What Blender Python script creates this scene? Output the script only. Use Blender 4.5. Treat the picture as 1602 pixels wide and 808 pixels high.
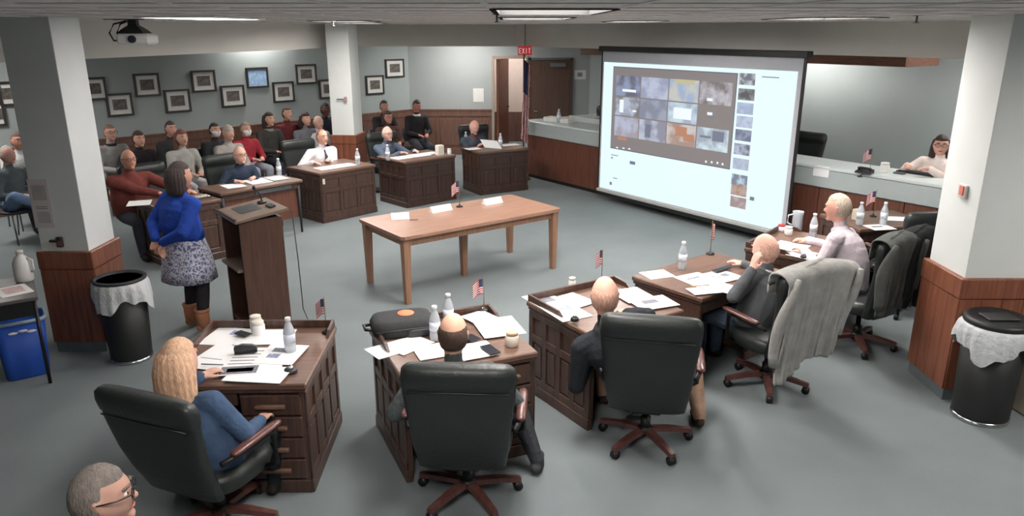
import bpy, bmesh, math, random
import numpy as np
from math import sin, cos, pi, sqrt, atan2, radians, exp
from mathutils import Vector as V, Matrix, noise
random.seed(7)
S = bpy.context.scene
for o in list(bpy.data.objects): bpy.data.objects.remove(o)
C = S.collection

# ------------------------------------------------------------------ camera, world, exposure
CAM_H, PITCH, FPX = 2.77, .298, 1164.0
cd = bpy.data.cameras.new('camera'); cam = bpy.data.objects.new('camera', cd); C.objects.link(cam)
cam.location = (0, 0, CAM_H); cam.rotation_euler = (pi/2-PITCH, 0, 0)
cd.sensor_fit = 'HORIZONTAL'; cd.sensor_width = 36; cd.lens = FPX/1602*36; cd.clip_start = .05; cd.clip_end = 100
S.camera = cam
S.view_settings.view_transform = 'Standard'; S.view_settings.look = 'None'
S.view_settings.exposure = 0.0; S.view_settings.gamma = 1; S.view_settings.use_curve_mapping = False
w = bpy.data.worlds.new('world'); S.world = w; w.use_nodes = True
w.node_tree.nodes['Background'].inputs[0].default_value = (.5, .55, .6, 1)
w.node_tree.nodes['Background'].inputs[1].default_value = .05
LAMP = 43.0        # emission of the ceiling troffers
SCREEN = 1.08       # emission of the projected picture
CEIL, BEAM = 2.87, 2.46

def G(x, y, z=0.):
    """surveying: the point of the room at height z that photo pixel (x, y) shows"""
    dx, dy = x-801, 404-y
    d = (dx, FPX*cos(PITCH)+dy*sin(PITCH), -FPX*sin(PITCH)+dy*cos(PITCH))
    t = (z-CAM_H)/d[2]
    return V((t*d[0], t*d[1], z))
def GP(x, y, p, n):
    """the point of the vertical plane through p with horizontal normal n shown at pixel (x, y)"""
    dx, dy = x-801, 404-y
    d = V((dx, FPX*cos(PITCH)+dy*sin(PITCH), -FPX*sin(PITCH)+dy*cos(PITCH)))
    c = V((0, 0, CAM_H)); t = (V(p)-c).dot(n)/d.dot(n)
    return c+d*t

# ------------------------------------------------------------------ materials
def srgb(r, g, b):
    f = lambda c: (c/255/12.92) if c/255 <= .04045 else ((c/255+.055)/1.055)**2.4
    return (f(r), f(g), f(b), 1)
def base(name):
    m = bpy.data.materials.new(name); m.use_nodes = True
    nt = m.node_tree; b = nt.nodes['Principled BSDF']
    return m, nt, b
def mat(name, col, rough=.6, var=.12, scale=12, bump=0., bscale=60, metal=0., spec=.5, trans=0., alpha=1., sheen=0., stretch=None):
    m, nt, b = base(name)
    c = srgb(*col)
    tc = nt.nodes.new('ShaderNodeTexCoord'); src = tc.outputs['Object']
    if stretch:
        mp = nt.nodes.new('ShaderNodeMapping'); mp.inputs['Scale'].default_value = stretch
        nt.links.new(src, mp.inputs[0]); src = mp.outputs[0]
    nz = nt.nodes.new('ShaderNodeTexNoise'); nz.inputs['Scale'].default_value = scale; nz.inputs['Detail'].default_value = 5
    nt.links.new(src, nz.inputs[0])
    cr = nt.nodes.new('ShaderNodeValToRGB')
    cr.color_ramp.elements[0].position = .3; cr.color_ramp.elements[1].position = .7
    cr.color_ramp.elements[0].color = tuple(max(0, x*(1-var)) for x in c[:3])+(1,)
    cr.color_ramp.elements[1].color = tuple(min(1, x*(1+var)) for x in c[:3])+(1,)
    nt.links.new(nz.outputs[0], cr.inputs[0]); nt.links.new(cr.outputs[0], b.inputs['Base Color'])
    b.inputs['Roughness'].default_value = rough; b.inputs['Metallic'].default_value = metal
    b.inputs['Specular IOR Level'].default_value = spec
    if trans: b.inputs['Transmission Weight'].default_value = trans
    if alpha < 1: b.inputs['Alpha'].default_value = alpha
    if sheen: b.inputs['Sheen Weight'].default_value = sheen
    if bump:
        n2 = nt.nodes.new('ShaderNodeTexNoise'); n2.inputs['Scale'].default_value = bscale; n2.inputs['Detail'].default_value = 4
        nt.links.new(src, n2.inputs[0])
        bp = nt.nodes.new('ShaderNodeBump'); bp.inputs['Strength'].default_value = bump; bp.inputs['Distance'].default_value = .02
        nt.links.new(n2.outputs[0], bp.inputs['Height']); nt.links.new(bp.outputs[0], b.inputs['Normal'])
    return m
def wood(name, c1, c2, rough=.4, stretch=(14, 14, 1.2), spec=.5):
    m, nt, b = base(name)
    tc = nt.nodes.new('ShaderNodeTexCoord'); mp = nt.nodes.new('ShaderNodeMapping'); mp.inputs['Scale'].default_value = stretch
    nt.links.new(tc.outputs['Object'], mp.inputs[0])
    nz = nt.nodes.new('ShaderNodeTexNoise'); nz.inputs['Scale'].default_value = 2.2; nz.inputs['Detail'].default_value = 7; nz.inputs['Distortion'].default_value = .7
    nt.links.new(mp.outputs[0], nz.inputs[0])
    cr = nt.nodes.new('ShaderNodeValToRGB'); cr.color_ramp.elements[0].position = .32; cr.color_ramp.elements[1].position = .68
    cr.color_ramp.elements[0].color = srgb(*c1); cr.color_ramp.elements[1].color = srgb(*c2)
    nt.links.new(nz.outputs[0], cr.inputs[0]); nt.links.new(cr.outputs[0], b.inputs['Base Color'])
    b.inputs['Roughness'].default_value = rough; b.inputs['Specular IOR Level'].default_value = spec
    bp = nt.nodes.new('ShaderNodeBump'); bp.inputs['Strength'].default_value = .08; bp.inputs['Distance'].default_value = .01
    nt.links.new(nz.outputs[0], bp.inputs['Height']); nt.links.new(bp.outputs[0], b.inputs['Normal'])
    return m
def emis(name, col, k, var=None, scale=20):
    m, nt, b = base(name)
    b.inputs['Base Color'].default_value = (.02, .02, .02, 1); b.inputs['Roughness'].default_value = .8
    b.inputs['Emission Strength'].default_value = k
    if var:
        tc = nt.nodes.new('ShaderNodeTexCoord')
        nz = nt.nodes.new('ShaderNodeTexNoise'); nz.inputs['Scale'].default_value = scale; nz.inputs['Detail'].default_value = 3
        nt.links.new(tc.outputs['Object'], nz.inputs[0])
        cr = nt.nodes.new('ShaderNodeValToRGB'); cr.color_ramp.elements[0].position = .42; cr.color_ramp.elements[1].position = .58
        cr.color_ramp.elements[0].color = srgb(*col); cr.color_ramp.elements[1].color = srgb(*var)
        nt.links.new(nz.outputs[0], cr.inputs[0]); nt.links.new(cr.outputs[0], b.inputs['Emission Color'])
    else: b.inputs['Emission Color'].default_value = srgb(*col)
    return m
_cloth = {}
def cloth(col, bump=.5):
    k = tuple(col)
    if k not in _cloth: _cloth[k] = mat('cloth_%d_%d_%d' % k, col, .9, .14, 9, bump, 22, spec=.2)
    return _cloth[k]

M = dict(
 carpet=mat('carpet', (119, 127, 129), .95, .07, 1.3, .25, 160, spec=.1),
 wall=mat('blue_grey_paint', (150, 159, 158), .85, .03, 2),
 wall_back=mat('grey_paint', (150, 156, 156), .85, .03, 2),
 beam=mat('beam_paint', (206, 204, 198), .85, .03, 2),
 ceil=mat('ceiling_tile', (238, 233, 229), .9, .03, 30, .3, 90),
 tbar=mat('ceiling_grid', (225, 222, 220), .6, .03),
 column=mat('column_paint', (214, 219, 217), .8, .03, 3),
 corridor=mat('corridor_paint', (205, 188, 178), .85, .03),
 wood_desk=wood('desk_oak', (64, 46, 40), (90, 66, 56), .38),
 wood_desk_dark=wood('desk_oak_dark', (54, 38, 33), (76, 54, 45), .4),
 wood_top=wood('desk_top_oak', (96, 72, 60), (122, 94, 80), .32, (1.6, 16, 16)),
 wood_table=wood('table_oak', (142, 108, 91), (163, 127, 108), .35, (1.4, 14, 14)),
 wood_table_leg=wood('table_leg_oak', (136, 100, 78), (158, 120, 96), .45),
 wood_col=wood('column_wainscot', (112, 66, 48), (140, 88, 66), .42),
 wood_wain=wood('wall_wainscot', (90, 64, 54), (114, 82, 68), .5),
 wood_counter=wood('counter_front', (90, 54, 42), (116, 72, 56), .45),
 wood_lect=wood('lectern_walnut', (72, 50, 40), (92, 66, 54), .42),
 wood_lect_top=wood('lectern_top', (104, 90, 78), (124, 108, 96), .45, (2, 16, 16)),
 wood_base=wood('chair_wood', (80, 50, 46), (106, 68, 62), .3),
 wood_val=wood('valance_wood', (98, 66, 52), (120, 84, 66), .5, (2, 14, 14)),
 door=wood('door_wood', (70, 50, 40), (88, 64, 52), .45),
 doorframe=mat('door_frame', (150, 138, 128), .6, .04),
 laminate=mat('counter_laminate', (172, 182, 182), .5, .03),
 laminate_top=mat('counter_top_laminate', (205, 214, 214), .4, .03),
 leather=mat('black_leather', (40, 45, 44), .42, .12, 6, .15, 40, spec=.5),
 black=mat('black_plastic', (24, 25, 26), .45, .1),
 dark=mat('charcoal_plastic', (46, 48, 50), .5, .1),
 bin=mat('bin_black', (30, 32, 32), .5, .08),
 bag=mat('bin_liner', (214, 218, 220), .45, .06, 14, .6, 28, alpha=.88),
 chrome=mat('chrome', (205, 205, 205), .2, .03, metal=1.),
 steel=mat('dull_steel', (120, 122, 124), .4, .05, metal=.9),
 blue=mat('recycling_blue', (36, 82, 176), .5, .06),
 white=mat('white_plastic', (228, 228, 226), .5, .03),
 paper=mat('white_paper', (240, 240, 240), .8, .02),
 ink=mat('grey_print', (120, 122, 130), .8, .35, 60),
 ink2=mat('colour_print', (150, 160, 190), .8, .4, 40),
 cream=mat('cream_plastic', (222, 214, 202), .5, .05),
 amber=mat('tan_lid', (206, 168, 138), .5, .06),
 pet=mat('clear_bottle', (226, 234, 240), .12, .03, trans=.55),
 bottle_label=mat('bottle_label', (220, 228, 240), .5, .1, 40),
 red=mat('red_plastic', (190, 50, 52), .5, .05),
 flag_red=mat('flag_red', (186, 80, 84), .85, .06), flag_white=mat('flag_white', (226, 220, 220), .85, .04), flag_blue=mat('flag_blue', (60, 62, 98), .85, .1),
 gold=mat('brass', (170, 140, 80), .35, .05, metal=.8),
 frame=mat('frame_black', (46, 42, 40), .45, .08), matte=mat('picture_mount', (206, 208, 204), .8, .03),
 photo=mat('old_photo', (92, 86, 82), .6, .55, 22), glare_blue=mat('painted_glare', (150, 180, 214), .4, .25, 18),
 glass_black=mat('phone_glass', (40, 42, 52), .15, .1),
 eye_white=mat('eye_white', (220, 214, 208), .3, .02), iris=mat('iris', (40, 30, 26), .3, .1),
 lip=mat('lips', (160, 96, 86), .6, .05), mask=mat('surgical_mask', (226, 228, 230), .8, .03),
 card=mat('beige_panel', (190, 180, 162), .7, .04),
 louvre=mat('louvre_grey', (56, 56, 56), 1., .03, spec=0.),
 sole=mat('rubber_sole', (60, 54, 50), .8, .1),
)
def skirt_mat():
    m, nt, b = base('floral_skirt')
    tc = nt.nodes.new('ShaderNodeTexCoord')
    vo = nt.nodes.new('ShaderNodeTexVoronoi'); vo.inputs['Scale'].default_value = 26; vo.feature = 'DISTANCE_TO_EDGE'
    nz = nt.nodes.new('ShaderNodeTexNoise'); nz.inputs['Scale'].default_value = 14; nz.inputs['Detail'].default_value = 3
    ad = nt.nodes.new('ShaderNodeMixRGB'); ad.blend_type = 'ADD'; ad.inputs[0].default_value = .14
    nt.links.new(tc.outputs['Object'], ad.inputs[1]); nt.links.new(nz.outputs[1], ad.inputs[2]); nt.links.new(tc.outputs['Object'], nz.inputs[0])
    nt.links.new(ad.outputs[0], vo.inputs['Vector'])
    cr = nt.nodes.new('ShaderNodeValToRGB'); e = cr.color_ramp.elements
    e[0].position = .02; e[0].color = srgb(222, 222, 232); e[1].position = .22; e[1].color = srgb(106, 112, 150)
    nt.links.new(vo.outputs['Distance'], cr.inputs[0]); nt.links.new(cr.outputs[0], b.inputs['Base Color'])
    b.inputs['Roughness'].default_value = .9
    return m
M['skirt'] = skirt_mat()

# ------------------------------------------------------------------ mesh helpers
class MB:
    def __init__(s): s.v = []; s.f = []; s.m = []; s.sm = []
    def add(s, vs, fs, mi=0, smooth=False):
        n = len(s.v); s.v += [tuple(p) for p in vs]
        for f in fs: s.f.append([i+n for i in f]); s.m.append(mi); s.sm.append(smooth)
    def box(s, lo, hi, r=0., mi=0):
        lo = V(lo); hi = V(hi); c = (lo+hi)/2; h = (hi-lo)/2
        r = min(r, h.x*.49, h.y*.49, h.z*.49)
        if r <= 0:
            vs = [(c.x+a*h.x, c.y+b*h.y, c.z+d*h.z) for a in (-1, 1) for b in (-1, 1) for d in (-1, 1)]
            s.add(vs, [(0,1,3,2),(4,6,7,5),(0,4,5,1),(2,3,7,6),(0,2,6,4),(1,5,7,3)], mi); return s
        vs = []; ix = {}
        for a in (-1, 1):
            for b in (-1, 1):
                for d in (-1, 1):
                    for k in range(3):
                        e = [h.x-r, h.y-r, h.z-r]; e[k] += r
                        ix[(a, b, d, k)] = len(vs); vs.append((c.x+a*e[0], c.y+b*e[1], c.z+d*e[2]))
        F = []
        sg = (-1, 1)
        for x in sg:
            F.append([ix[(x,-1,-1,0)], ix[(x,1,-1,0)], ix[(x,1,1,0)], ix[(x,-1,1,0)]][::x])
            F.append([ix[(-1,x,-1,1)], ix[(-1,x,1,1)], ix[(1,x,1,1)], ix[(1,x,-1,1)]][::x])
            F.append([ix[(-1,-1,x,2)], ix[(1,-1,x,2)], ix[(1,1,x,2)], ix[(-1,1,x,2)]][::x])
        for a in sg:
            for b in sg:
                F.append([ix[(a,b,-1,0)], ix[(a,b,-1,1)], ix[(a,b,1,1)], ix[(a,b,1,0)]][::a*b])
                F.append([ix[(-1,a,b,1)], ix[(-1,a,b,2)], ix[(1,a,b,2)], ix[(1,a,b,1)]][::a*b])
                F.append([ix[(a,-1,b,2)], ix[(a,-1,b,0)], ix[(a,1,b,0)], ix[(a,1,b,2)]][::a*b])
                for d in sg: F.append([ix[(a,b,d,0)], ix[(a,b,d,1)], ix[(a,b,d,2)]][::a*b*d])
        s.add(vs, F, mi); return s
    def loft(s, rings, mi=0, smooth=True, cap=True, closed=True):
        """rings: lists of points of equal length"""
        n = len(rings[0]); vs = [p for r in rings for p in r]; F = []
        for i in range(len(rings)-1):
            for j in range(n if closed else n-1):
                k = (j+1) % n
                F.append((i*n+j, i*n+k, (i+1)*n+k, (i+1)*n+j))
        if cap and closed: F.append(list(range(n))[::-1]); F.append([(len(rings)-1)*n+j for j in range(n)])
        s.add(vs, F, mi, smooth); return s
    def tube(s, pts, r, n=8, mi=0, smooth=True):
        pts = [V(p) for p in pts]; R = r if isinstance(r, (list, tuple)) else [r]*len(pts)
        rings = []; ref = None
        for i, p in enumerate(pts):
            d = (pts[min(i+1, len(pts)-1)]-pts[max(i-1, 0)]).normalized()
            if ref is None: ref = V((0, 0, 1)) if abs(d.z) < .9 else V((1, 0, 0))
            u = d.cross(ref).normalized(); v = d.cross(u); ref = -v if False else ref
            if abs(d.dot(ref)) > .97: u = d.orthogonal().normalized(); v = d.cross(u)
            rings.append([p+u*R[i]*cos(2*pi*k/n)+v*R[i]*sin(2*pi*k/n) for k in range(n)])
        return s.loft(rings, mi, smooth)
    def lathe(s, prof, n=20, c=(0, 0, 0), mi=0, smooth=True):
        rings = [[(c[0]+r*cos(2*pi*k/n), c[1]+r*sin(2*pi*k/n), c[2]+z) for k in range(n)] for r, z in prof]
        return s.loft(rings, mi, smooth)
    def ell(s, c, r, n=12, m=8, mi=0, R=None):
        rings = []
        for i in range(m+1):
            ph = -pi/2+pi*i/m; q = max(cos(ph), .02)
            ring = []
            for k in range(n):
                p = V((r[0]*q*cos(2*pi*k/n), r[1]*q*sin(2*pi*k/n), r[2]*sin(ph)))
                if R: p = R @ p
                ring.append(V(c)+p)
            rings.append(ring)
        return s.loft(rings, mi, True)
    def prism(s, poly, z0, z1, mi=0):
        n = len(poly)
        a = sum(poly[i][0]*poly[(i+1) % n][1]-poly[(i+1) % n][0]*poly[i][1] for i in range(n))
        if a < 0: poly = poly[::-1]
        vs = [(x, y, z0) for x, y in poly]+[(x, y, z1) for x, y in poly]
        F = [list(range(n))[::-1], list(range(n, 2*n))]+[(i, (i+1) % n, n+(i+1) % n, n+i) for i in range(n)]
        s.add(vs, F, mi); return s
    def mesh(s, name, mats):
        me = bpy.data.meshes.new(name); me.from_pydata(s.v, [], s.f)
        for m in (mats if isinstance(mats, (list, tuple)) else [mats]): me.materials.append(m)
        me.polygons.foreach_set('material_index', s.m); me.polygons.foreach_set('use_smooth', s.sm); me.update()
        return me
    def build(s, name, mats, parent=None, loc=None, rz=0., rot=None, label=None):
        return obj(name, s.mesh(name, mats), parent, loc, rz, rot, label)
def obj(name, me, parent=None, loc=None, rz=0., rot=None, label=None):
    o = bpy.data.objects.new(name, me); C.objects.link(o)
    if parent: o.parent = parent
    if loc is not None: o.location = loc
    o.rotation_euler = rot if rot else (0, 0, rz)
    if label: o['label'] = label
    return o
def tag(o, label=None, cat=None, group=None, kind=None):
    if label: o['label'] = label
    if cat: o['category'] = cat
    if group: o['group'] = group
    if kind: o['kind'] = kind
    return o
def thing(name, label, cat, loc=(0, 0, 0), rz=0., group=None):
    o = bpy.data.objects.new(name, None); C.objects.link(o); o.empty_display_size = .1
    o.location = loc; o.rotation_euler = (0, 0, rz)
    return tag(o, label, cat, group)
def copy_tree(o, parent=None):
    c = o.copy(); C.objects.link(c)
    if parent: c.parent = parent
    for ch in list(o.children): copy_tree(ch, c)
    return c
def struct(o): o['kind'] = 'structure'; return o
def yaw_of(f): return atan2(f[1], f[0])-pi/2          # local +Y looks along f

# ------------------------------------------------------------------ the room
b = MB().box((-15, -5, -.1), (12, 20, 0)); struct(b.build('floor', M['carpet']))
LIGHTS = [(-2.55, 6.5), (.2, 6.71), (2.64, 6.71), (-1.94, 9.15), (1.42, 9.15), (-7.73, 9.76), (-4.68, 14.64), (6.3, 9.15), (4.47, 12.2), (-1.02, 16.0), (.2, 4.27), (-2.24, 11.59), (-.41, 1.22), (4.47, 3.05)]  # lights at list end are added to brighten columns and the lower-left man
# ceiling slab with an opening over every recessed light
b = MB()
xs = sorted({-15, 12, *[round(x+s*.305, 4) for x, y in LIGHTS[1:] for s in (-1, 1)]}); ys = sorted({-5, 20, *[round(y+s*.61, 4) for x, y in LIGHTS[1:] for s in (-1, 1)]})
for i in range(len(ys)-1):
    run = None; yc = (ys[i]+ys[i+1])/2
    for j in range(len(xs)-1):
        xc = (xs[j]+xs[j+1])/2
        hole = any(abs(xc-x) < .305 and abs(yc-y) < .61 for x, y in LIGHTS[1:])
        if not hole and run is None: run = xs[j]
        if run is not None and (hole or j == len(xs)-2):
            b.box((run, ys[i], CEIL), (xs[j] if hole else xs[j+1], ys[i+1], CEIL+.1)); run = None
ceiling = struct(b.build('ceiling', M['ceil']))
# suspended-ceiling grid runners
def runs(lo, hi, blocks):
    out = []; a = lo
    for b0, b1 in sorted(blocks):
        if b0 > a: out.append((a, b0))
        a = max(a, b1)
    if a < hi: out.append((a, hi))
    return out
for i in range(-8, 9):
    x = i*.61+.505
    for a, c in runs(-5, 16, [(ly-.61, ly+.61) for lx, ly in LIGHTS if abs(x-lx) < .3]):
        MB().box((-.012, a, CEIL-.006), (.012, c, CEIL)).build('grid_runner', M['tbar'], ceiling, (x, 0, 0))
for j in range(-4, 24):
    y = j*.61
    for a, c in runs(-5, 6, [(lx-.305, lx+.305) for lx, ly in LIGHTS if abs(y-ly) < .6]):
        MB().box((a, -.012, CEIL-.005), (c, .012, CEIL)).build('grid_runner', M['tbar'], ceiling, (0, y, 0))

WL0 = V((-7.44, 11.02, 0)); WLd = V((2.96, 3.19, 0)).normalized(); WLn = V((WLd.y, -WLd.x, 0)); WL0 = WL0-WLn*.45  # normal into the room
YB = 17.2; sC = (YB-WL0.y)/WLd.y; C1 = WL0+WLd*sC
def wallbox(name, a, c, z0, z1, th, m, out):
    """vertical slab from a to c, thickness th to the side 'out'"""
    a = V(a); c = V(c); o = V(out)*th
    return MB().prism([(a.x, a.y), (c.x, c.y), (c.x+o.x, c.y+o.y), (a.x+o.x, a.y+o.y)], z0, z1).build(name, m)
wl_a = WL0-WLd*8.5
struct(wallbox('wall_left', wl_a, C1+WLd*.0, 0, CEIL, .15, M['wall'], -WLn))
struct(wallbox('wall_west', (wl_a.x, -5, 0), wl_a, 0, CEIL, .15, M['wall'], (-1, 0, 0)))
struct(wallbox('wall_rear', (wl_a.x, -5, 0), (9.3, -5, 0), 0, CEIL, .15, M['wall'], (0, -1, 0)))
D1a, D1b = -.37, .31; D2a, D2b = .43, 1.31; DH = 2.17
bw = MB()
bw.box((C1.x, YB, 0), (D1a-.09, YB+.15, CEIL)); bw.box((D1a-.09, YB, DH), (D1b+.04, YB+.15, CEIL)); bw.box((D1b+.04, YB, 0), (2.2, YB+.15, CEIL))
struct(bw.build('wall_back', M['wall_back']))
DW0 = V((1.75, YB, 0)); DWd = V((.6, -.8, 0)); DWn = V((-.8, -.6, 0))
struct(wallbox('wall_dais', DW0, DW0+DWd*12.4, 0, CEIL, .15, M['wall'], -DWn))
e = DW0+DWd*12.4
struct(wallbox('wall_right', e, (e.x, -5, 0), 0, CEIL, .15, M['wall'], (1, 0, 0)))
struct(wallbox('wall_corridor', (-3, 19.4, 0), (3, 19.4, 0), 0, CEIL, .1, M['corridor'], (0, 1, 0)))
struct(MB().box((-3, 19.3, 0), (3, 19.4, .75)).build('trim_1', M['wood_wain']))
# door frame + open leaf
d1 = struct(thing('door_1', None, None, (D1a, YB, 0)))
MB().box((-.09, -.03, 0), (-.03, .12, DH+.05), .006).build('jamb', M['doorframe'], d1)
MB().box((D1b-D1a, -.03, 0), (D1b-D1a+.05, .12, DH+.05), .006).build('jamb', M['doorframe'], d1)
MB().box((-.03, -.03, DH-.02), (D1b-D1a, .12, DH+.05), .006).build('lintel', M['doorframe'], d1)
lf = MB().box((-.02, .12, .01), (.03, .95, DH-.03), .005).build('leaf', M['wood_col'], d1, rot=(0, 0, -.28))
MB().tube([(.03, .8, 1.02), (.09, .8, 1.02), (.09, .7, 1.02)], .012).build('door_handle', M['steel'], lf)
d2 = struct(thing('door_2', None, None, (D2a, YB, 0)))
lf = MB().box((0, -.045, .01), (D2b-D2a, -.005, DH-.06), .006).build('leaf', M['door'], d2)
MB().box((-.05, -.05, 0), (-.002, 0, DH), .006).build('jamb', M['door'], d2)
MB().box((D2b-D2a+.002, -.05, 0), (D2b-D2a+.05, 0, DH), .006).build('jamb', M['door'], d2)
MB().box((-.05, -.05, DH-.05), (D2b-D2a+.05, 0, DH), .006).build('lintel', M['steel'], d2)
MB().box((.42, -.12, DH-.2), (.78, -.05, DH-.1), .01).build('door_closer', M['steel'], lf)
MB().tube([(.08, -.05, 1.0), (.08, -.11, 1.0), (.19, -.11, 1.0)], .012).build('door_handle', M['steel'], lf)

# wainscot along the photo wall and the back wall: rail, cap, base and single panels
def wainscot(name, a, d, L, n, z, m, first=0.):
    root = struct(thing(name, None, None, a, atan2(d.y, d.x)))
    s = -1
    MB().box((0, -.02, 0), (L, 0, z)).build('backing', m, root)
    MB().box((0, -.045, z), (L, 0, z+.04), .006).build('cap_rail', m, root)
    MB().box((0, -.035, z-.12), (L, -.02, z), .004).build('top_rail', m, root)
    MB().box((0, -.04, 0), (L, -.02, .14), .004).build('skirting', m, root)
    k = L/n
    pm = MB().box((-k/2+.06, -.032, .22), (k/2-.06, -.02, z-.18), .006).mesh('panel', m)
    sm = MB().box((-.04, -.034, .14), (.04, -.02, z-.12), .004).mesh('stile', m)
    for i in range(n):
        obj('panel', pm, root, (k*(i+.5), 0, 0))
        if i: obj('stile', sm, root, (k*i, 0, 0))
    return root
WZ = 1.0
wainscot('trim_2', WL0-WLd*3.2, WLd, sC+3.2, 16, WZ, M['wood_wain'])
wainscot('trim_3', V((C1.x, YB, 0)), V((1, 0, 0)), D1a-.09-C1.x, 3, WZ, M['wood_wain'])

# beams
bL0, bL1 = G(140, 92, BEAM), G(513, 75, BEAM)
dL = (bL1-bL0).normalized(); nL = V((-dL.y, dL.x, 0))
bM0, bM1 = G(556, 72.5, BEAM), G(806, 72.6, BEAM)
bR0, bR1 = G(806, 72.6, BEAM), G(1518, 92.5, BEAM)
dR = (bR1-bR0).normalized(); nR = V((-dR.y, dR.x, 0))
struct(wallbox('beam', bL0-dL*6, bL1+dL*1.0, BEAM, CEIL, .4, M['beam'], nL))
struct(wallbox('beam', bM0-V((.3, 0, 0)), bM1, BEAM, CEIL, .4, M['beam'], (0, 1, 0)))
struct(wallbox('beam', bR0, bR1+dR*6, BEAM, CEIL, .4, M['beam'], nR))

# columns: painted shaft, wooden wainscot jacket with cap band and plinth
def column(name, x0, x1, y0, y1, zw, label_face=None, ins=.035, rz=0):
    root = struct(thing(name, None, None, ((x0+x1)/2, (y0+y1)/2, 0), rz))
    hx, hy = (x1-x0)/2, (y1-y0)/2
    MB().box((-hx+ins, -hy+ins, 0), (hx-ins, hy-ins, CEIL), .004).build('shaft', M['column'], root)
    MB().box((-hx+.012, -hy+.012, .1), (hx-.012, hy-.012, zw-.16)).build('jacket', M['wood_col'], root)
    MB().box((-hx, -hy, zw-.16), (hx, hy, zw), .008).build('cap_band', M['wood_col'], root)
    MB().box((-hx+.02, -hy+.02, 0), (hx-.02, hy-.02, .1)).build('plinth', M['dark'] if False else mat(name+'_cove', (96, 104, 106), .7), root)
    n = 4
    for sx, sy, L in ((0, -1, hx), (1, 0, hy), (-1, 0, hy)):
        for i in range(n):
            a = -L+.012+(2*L-.024)*i/n; c = -L+.012+(2*L-.024)*(i+1)/n
            if sy: MB().box((a+.002, -hy+.004, .1), (c-.002, -hy+.014, zw-.165)).build('board', M['wood_col'], root)
            else:
                xs = sorted((sx*(hx-.014), sx*(hx-.004)))
                MB().box((xs[0], a+.002, .1), (xs[1], c-.002, zw-.165)).build('board', M['wood_col'], root)
    return root
column('column_1', -4.10, -3.62, 6.13, 6.63, .94)
column('column_2', -3.17, -2.70, 13.1, 13.65, 1.0, rz=-.12)
column('column_3', 3.34, 4.0, 5.22, 5.78, 1.0)

# ------------------------------------------------------------------ ceiling lights
lamp_m = emis('diffuser_glow', (255, 248, 243), LAMP); lamp_s = emis('soft_diffuser_glow', (255, 246, 244), LAMP*.22)
def troffer(x, y, label, drop=.032):
    t = thing('ceiling_light', label, 'ceiling light', (x, y, CEIL), 0, 'recessed ceiling lights')
    f = MB(); z0, z1 = (-.012, .1) if drop > 0 else (-.015, 0)
    e = .306
    f.box((-e, -.611, z0), (e, -.58, z1)); f.box((-e, .58, z0), (e, .611, z1)); f.box((-e, -.58, z0), (-.275, .58, z1)); f.box((.275, -.58, z0), (e, .58, z1))
    f.build('frame', M['louvre'] if drop > 0 else M['white'], t)
    MB().box((-.275, -.58, drop-.004), (.275, .58, drop+.006)).build('diffuser', lamp_m if drop > 0 else lamp_s, t)
troffer(*LIGHTS[0], 'glowing ceiling light right of the ceiling projector', -.010)
LNAME = {(.2, 4.27): 'recessed ceiling light seen edge-on at the top centre of the picture', (.2, 6.71): 'recessed ceiling light edge-on behind the top-centre one', (2.64, 6.71): 'recessed ceiling light edge-on above the right screen edge',
         (-1.94, 9.15): 'recessed ceiling light edge-on right of the centre column top', (1.42, 9.15): 'recessed ceiling light edge-on above the left screen half'}
for x, y in LIGHTS[1:]: troffer(x, y, LNAME.get((x, y), 'unseen recessed ceiling light assumed for lighting the room'))
t = thing('corridor_light', 'ceiling light in the corridor behind the open door', 'ceiling light', (0, 18.3, CEIL))
MB().box((-.3, -.3, -.03), (.3, .3, 0)).build('diffuser', lamp_m, t)

# ------------------------------------------------------------------ dais counter, valance, screen
K0, K1 = V((.26, 14.52, 0)), V((5.9, 6.75, 0))
dK = (K1-K0).normalized(); nK = V((-dK.y, dK.x, 0))     # away from the room centre
LK = (K1-K0).length; rzK = atan2(dK.y, dK.x)
ct = thing('dais_counter', 'long council counter with reddish wood front and pale laminate top', 'counter', K0, rzK)
MB().box((0, .05, 0), (LK, .10, .83)).build('carcass', M['wood_counter'], ct)
n = 26
pm = MB().box((.004, .032, .06), (LK/n-.004, .05, .83), .004).mesh('front_board', M['wood_counter'])
for i in range(n): obj('front_board', pm, ct, (LK/n*i, 0, 0))
MB().box((0, .045, 0), (LK, .052, .06)).build('toe_kick', M['black'], ct)
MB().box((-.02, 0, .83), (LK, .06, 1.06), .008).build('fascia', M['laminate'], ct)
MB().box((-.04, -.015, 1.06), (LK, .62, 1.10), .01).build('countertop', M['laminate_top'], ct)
MB().prism([(-.02, .02), (.04, .02), (.04, 1.9), (-.02, 1.9)], 0, 1.06).build('end_panel', M['laminate'], ct)
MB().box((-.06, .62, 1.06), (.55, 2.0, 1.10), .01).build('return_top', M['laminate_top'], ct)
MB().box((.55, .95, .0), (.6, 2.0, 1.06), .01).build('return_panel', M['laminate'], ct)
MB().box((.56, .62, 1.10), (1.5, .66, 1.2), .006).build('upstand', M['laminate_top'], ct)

VA = thing('wood_valance', 'flat wooden valance hung below the ceiling above the dais', 'valance', (1.35, 15.25, 0), rzK)
MB().box((0, 0, 2.30), (6.45, .04, 2.47), .006).build('front_board', M['wood_val'], VA)
MB().box((6.41, .04, 2.30), (6.45, .9, 2.47), .006).build('end_board', M['wood_val'], VA)
MB().box((0, .04, 2.38), (6.41, .9, 2.42)).build('soffit', M['wood_val'], VA)
for x in (.3, 3.2, 6.2): MB().tube([(x, .4, 2.42), (x, .4, CEIL)], .012).build('hanger', M['black'], VA)

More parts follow.
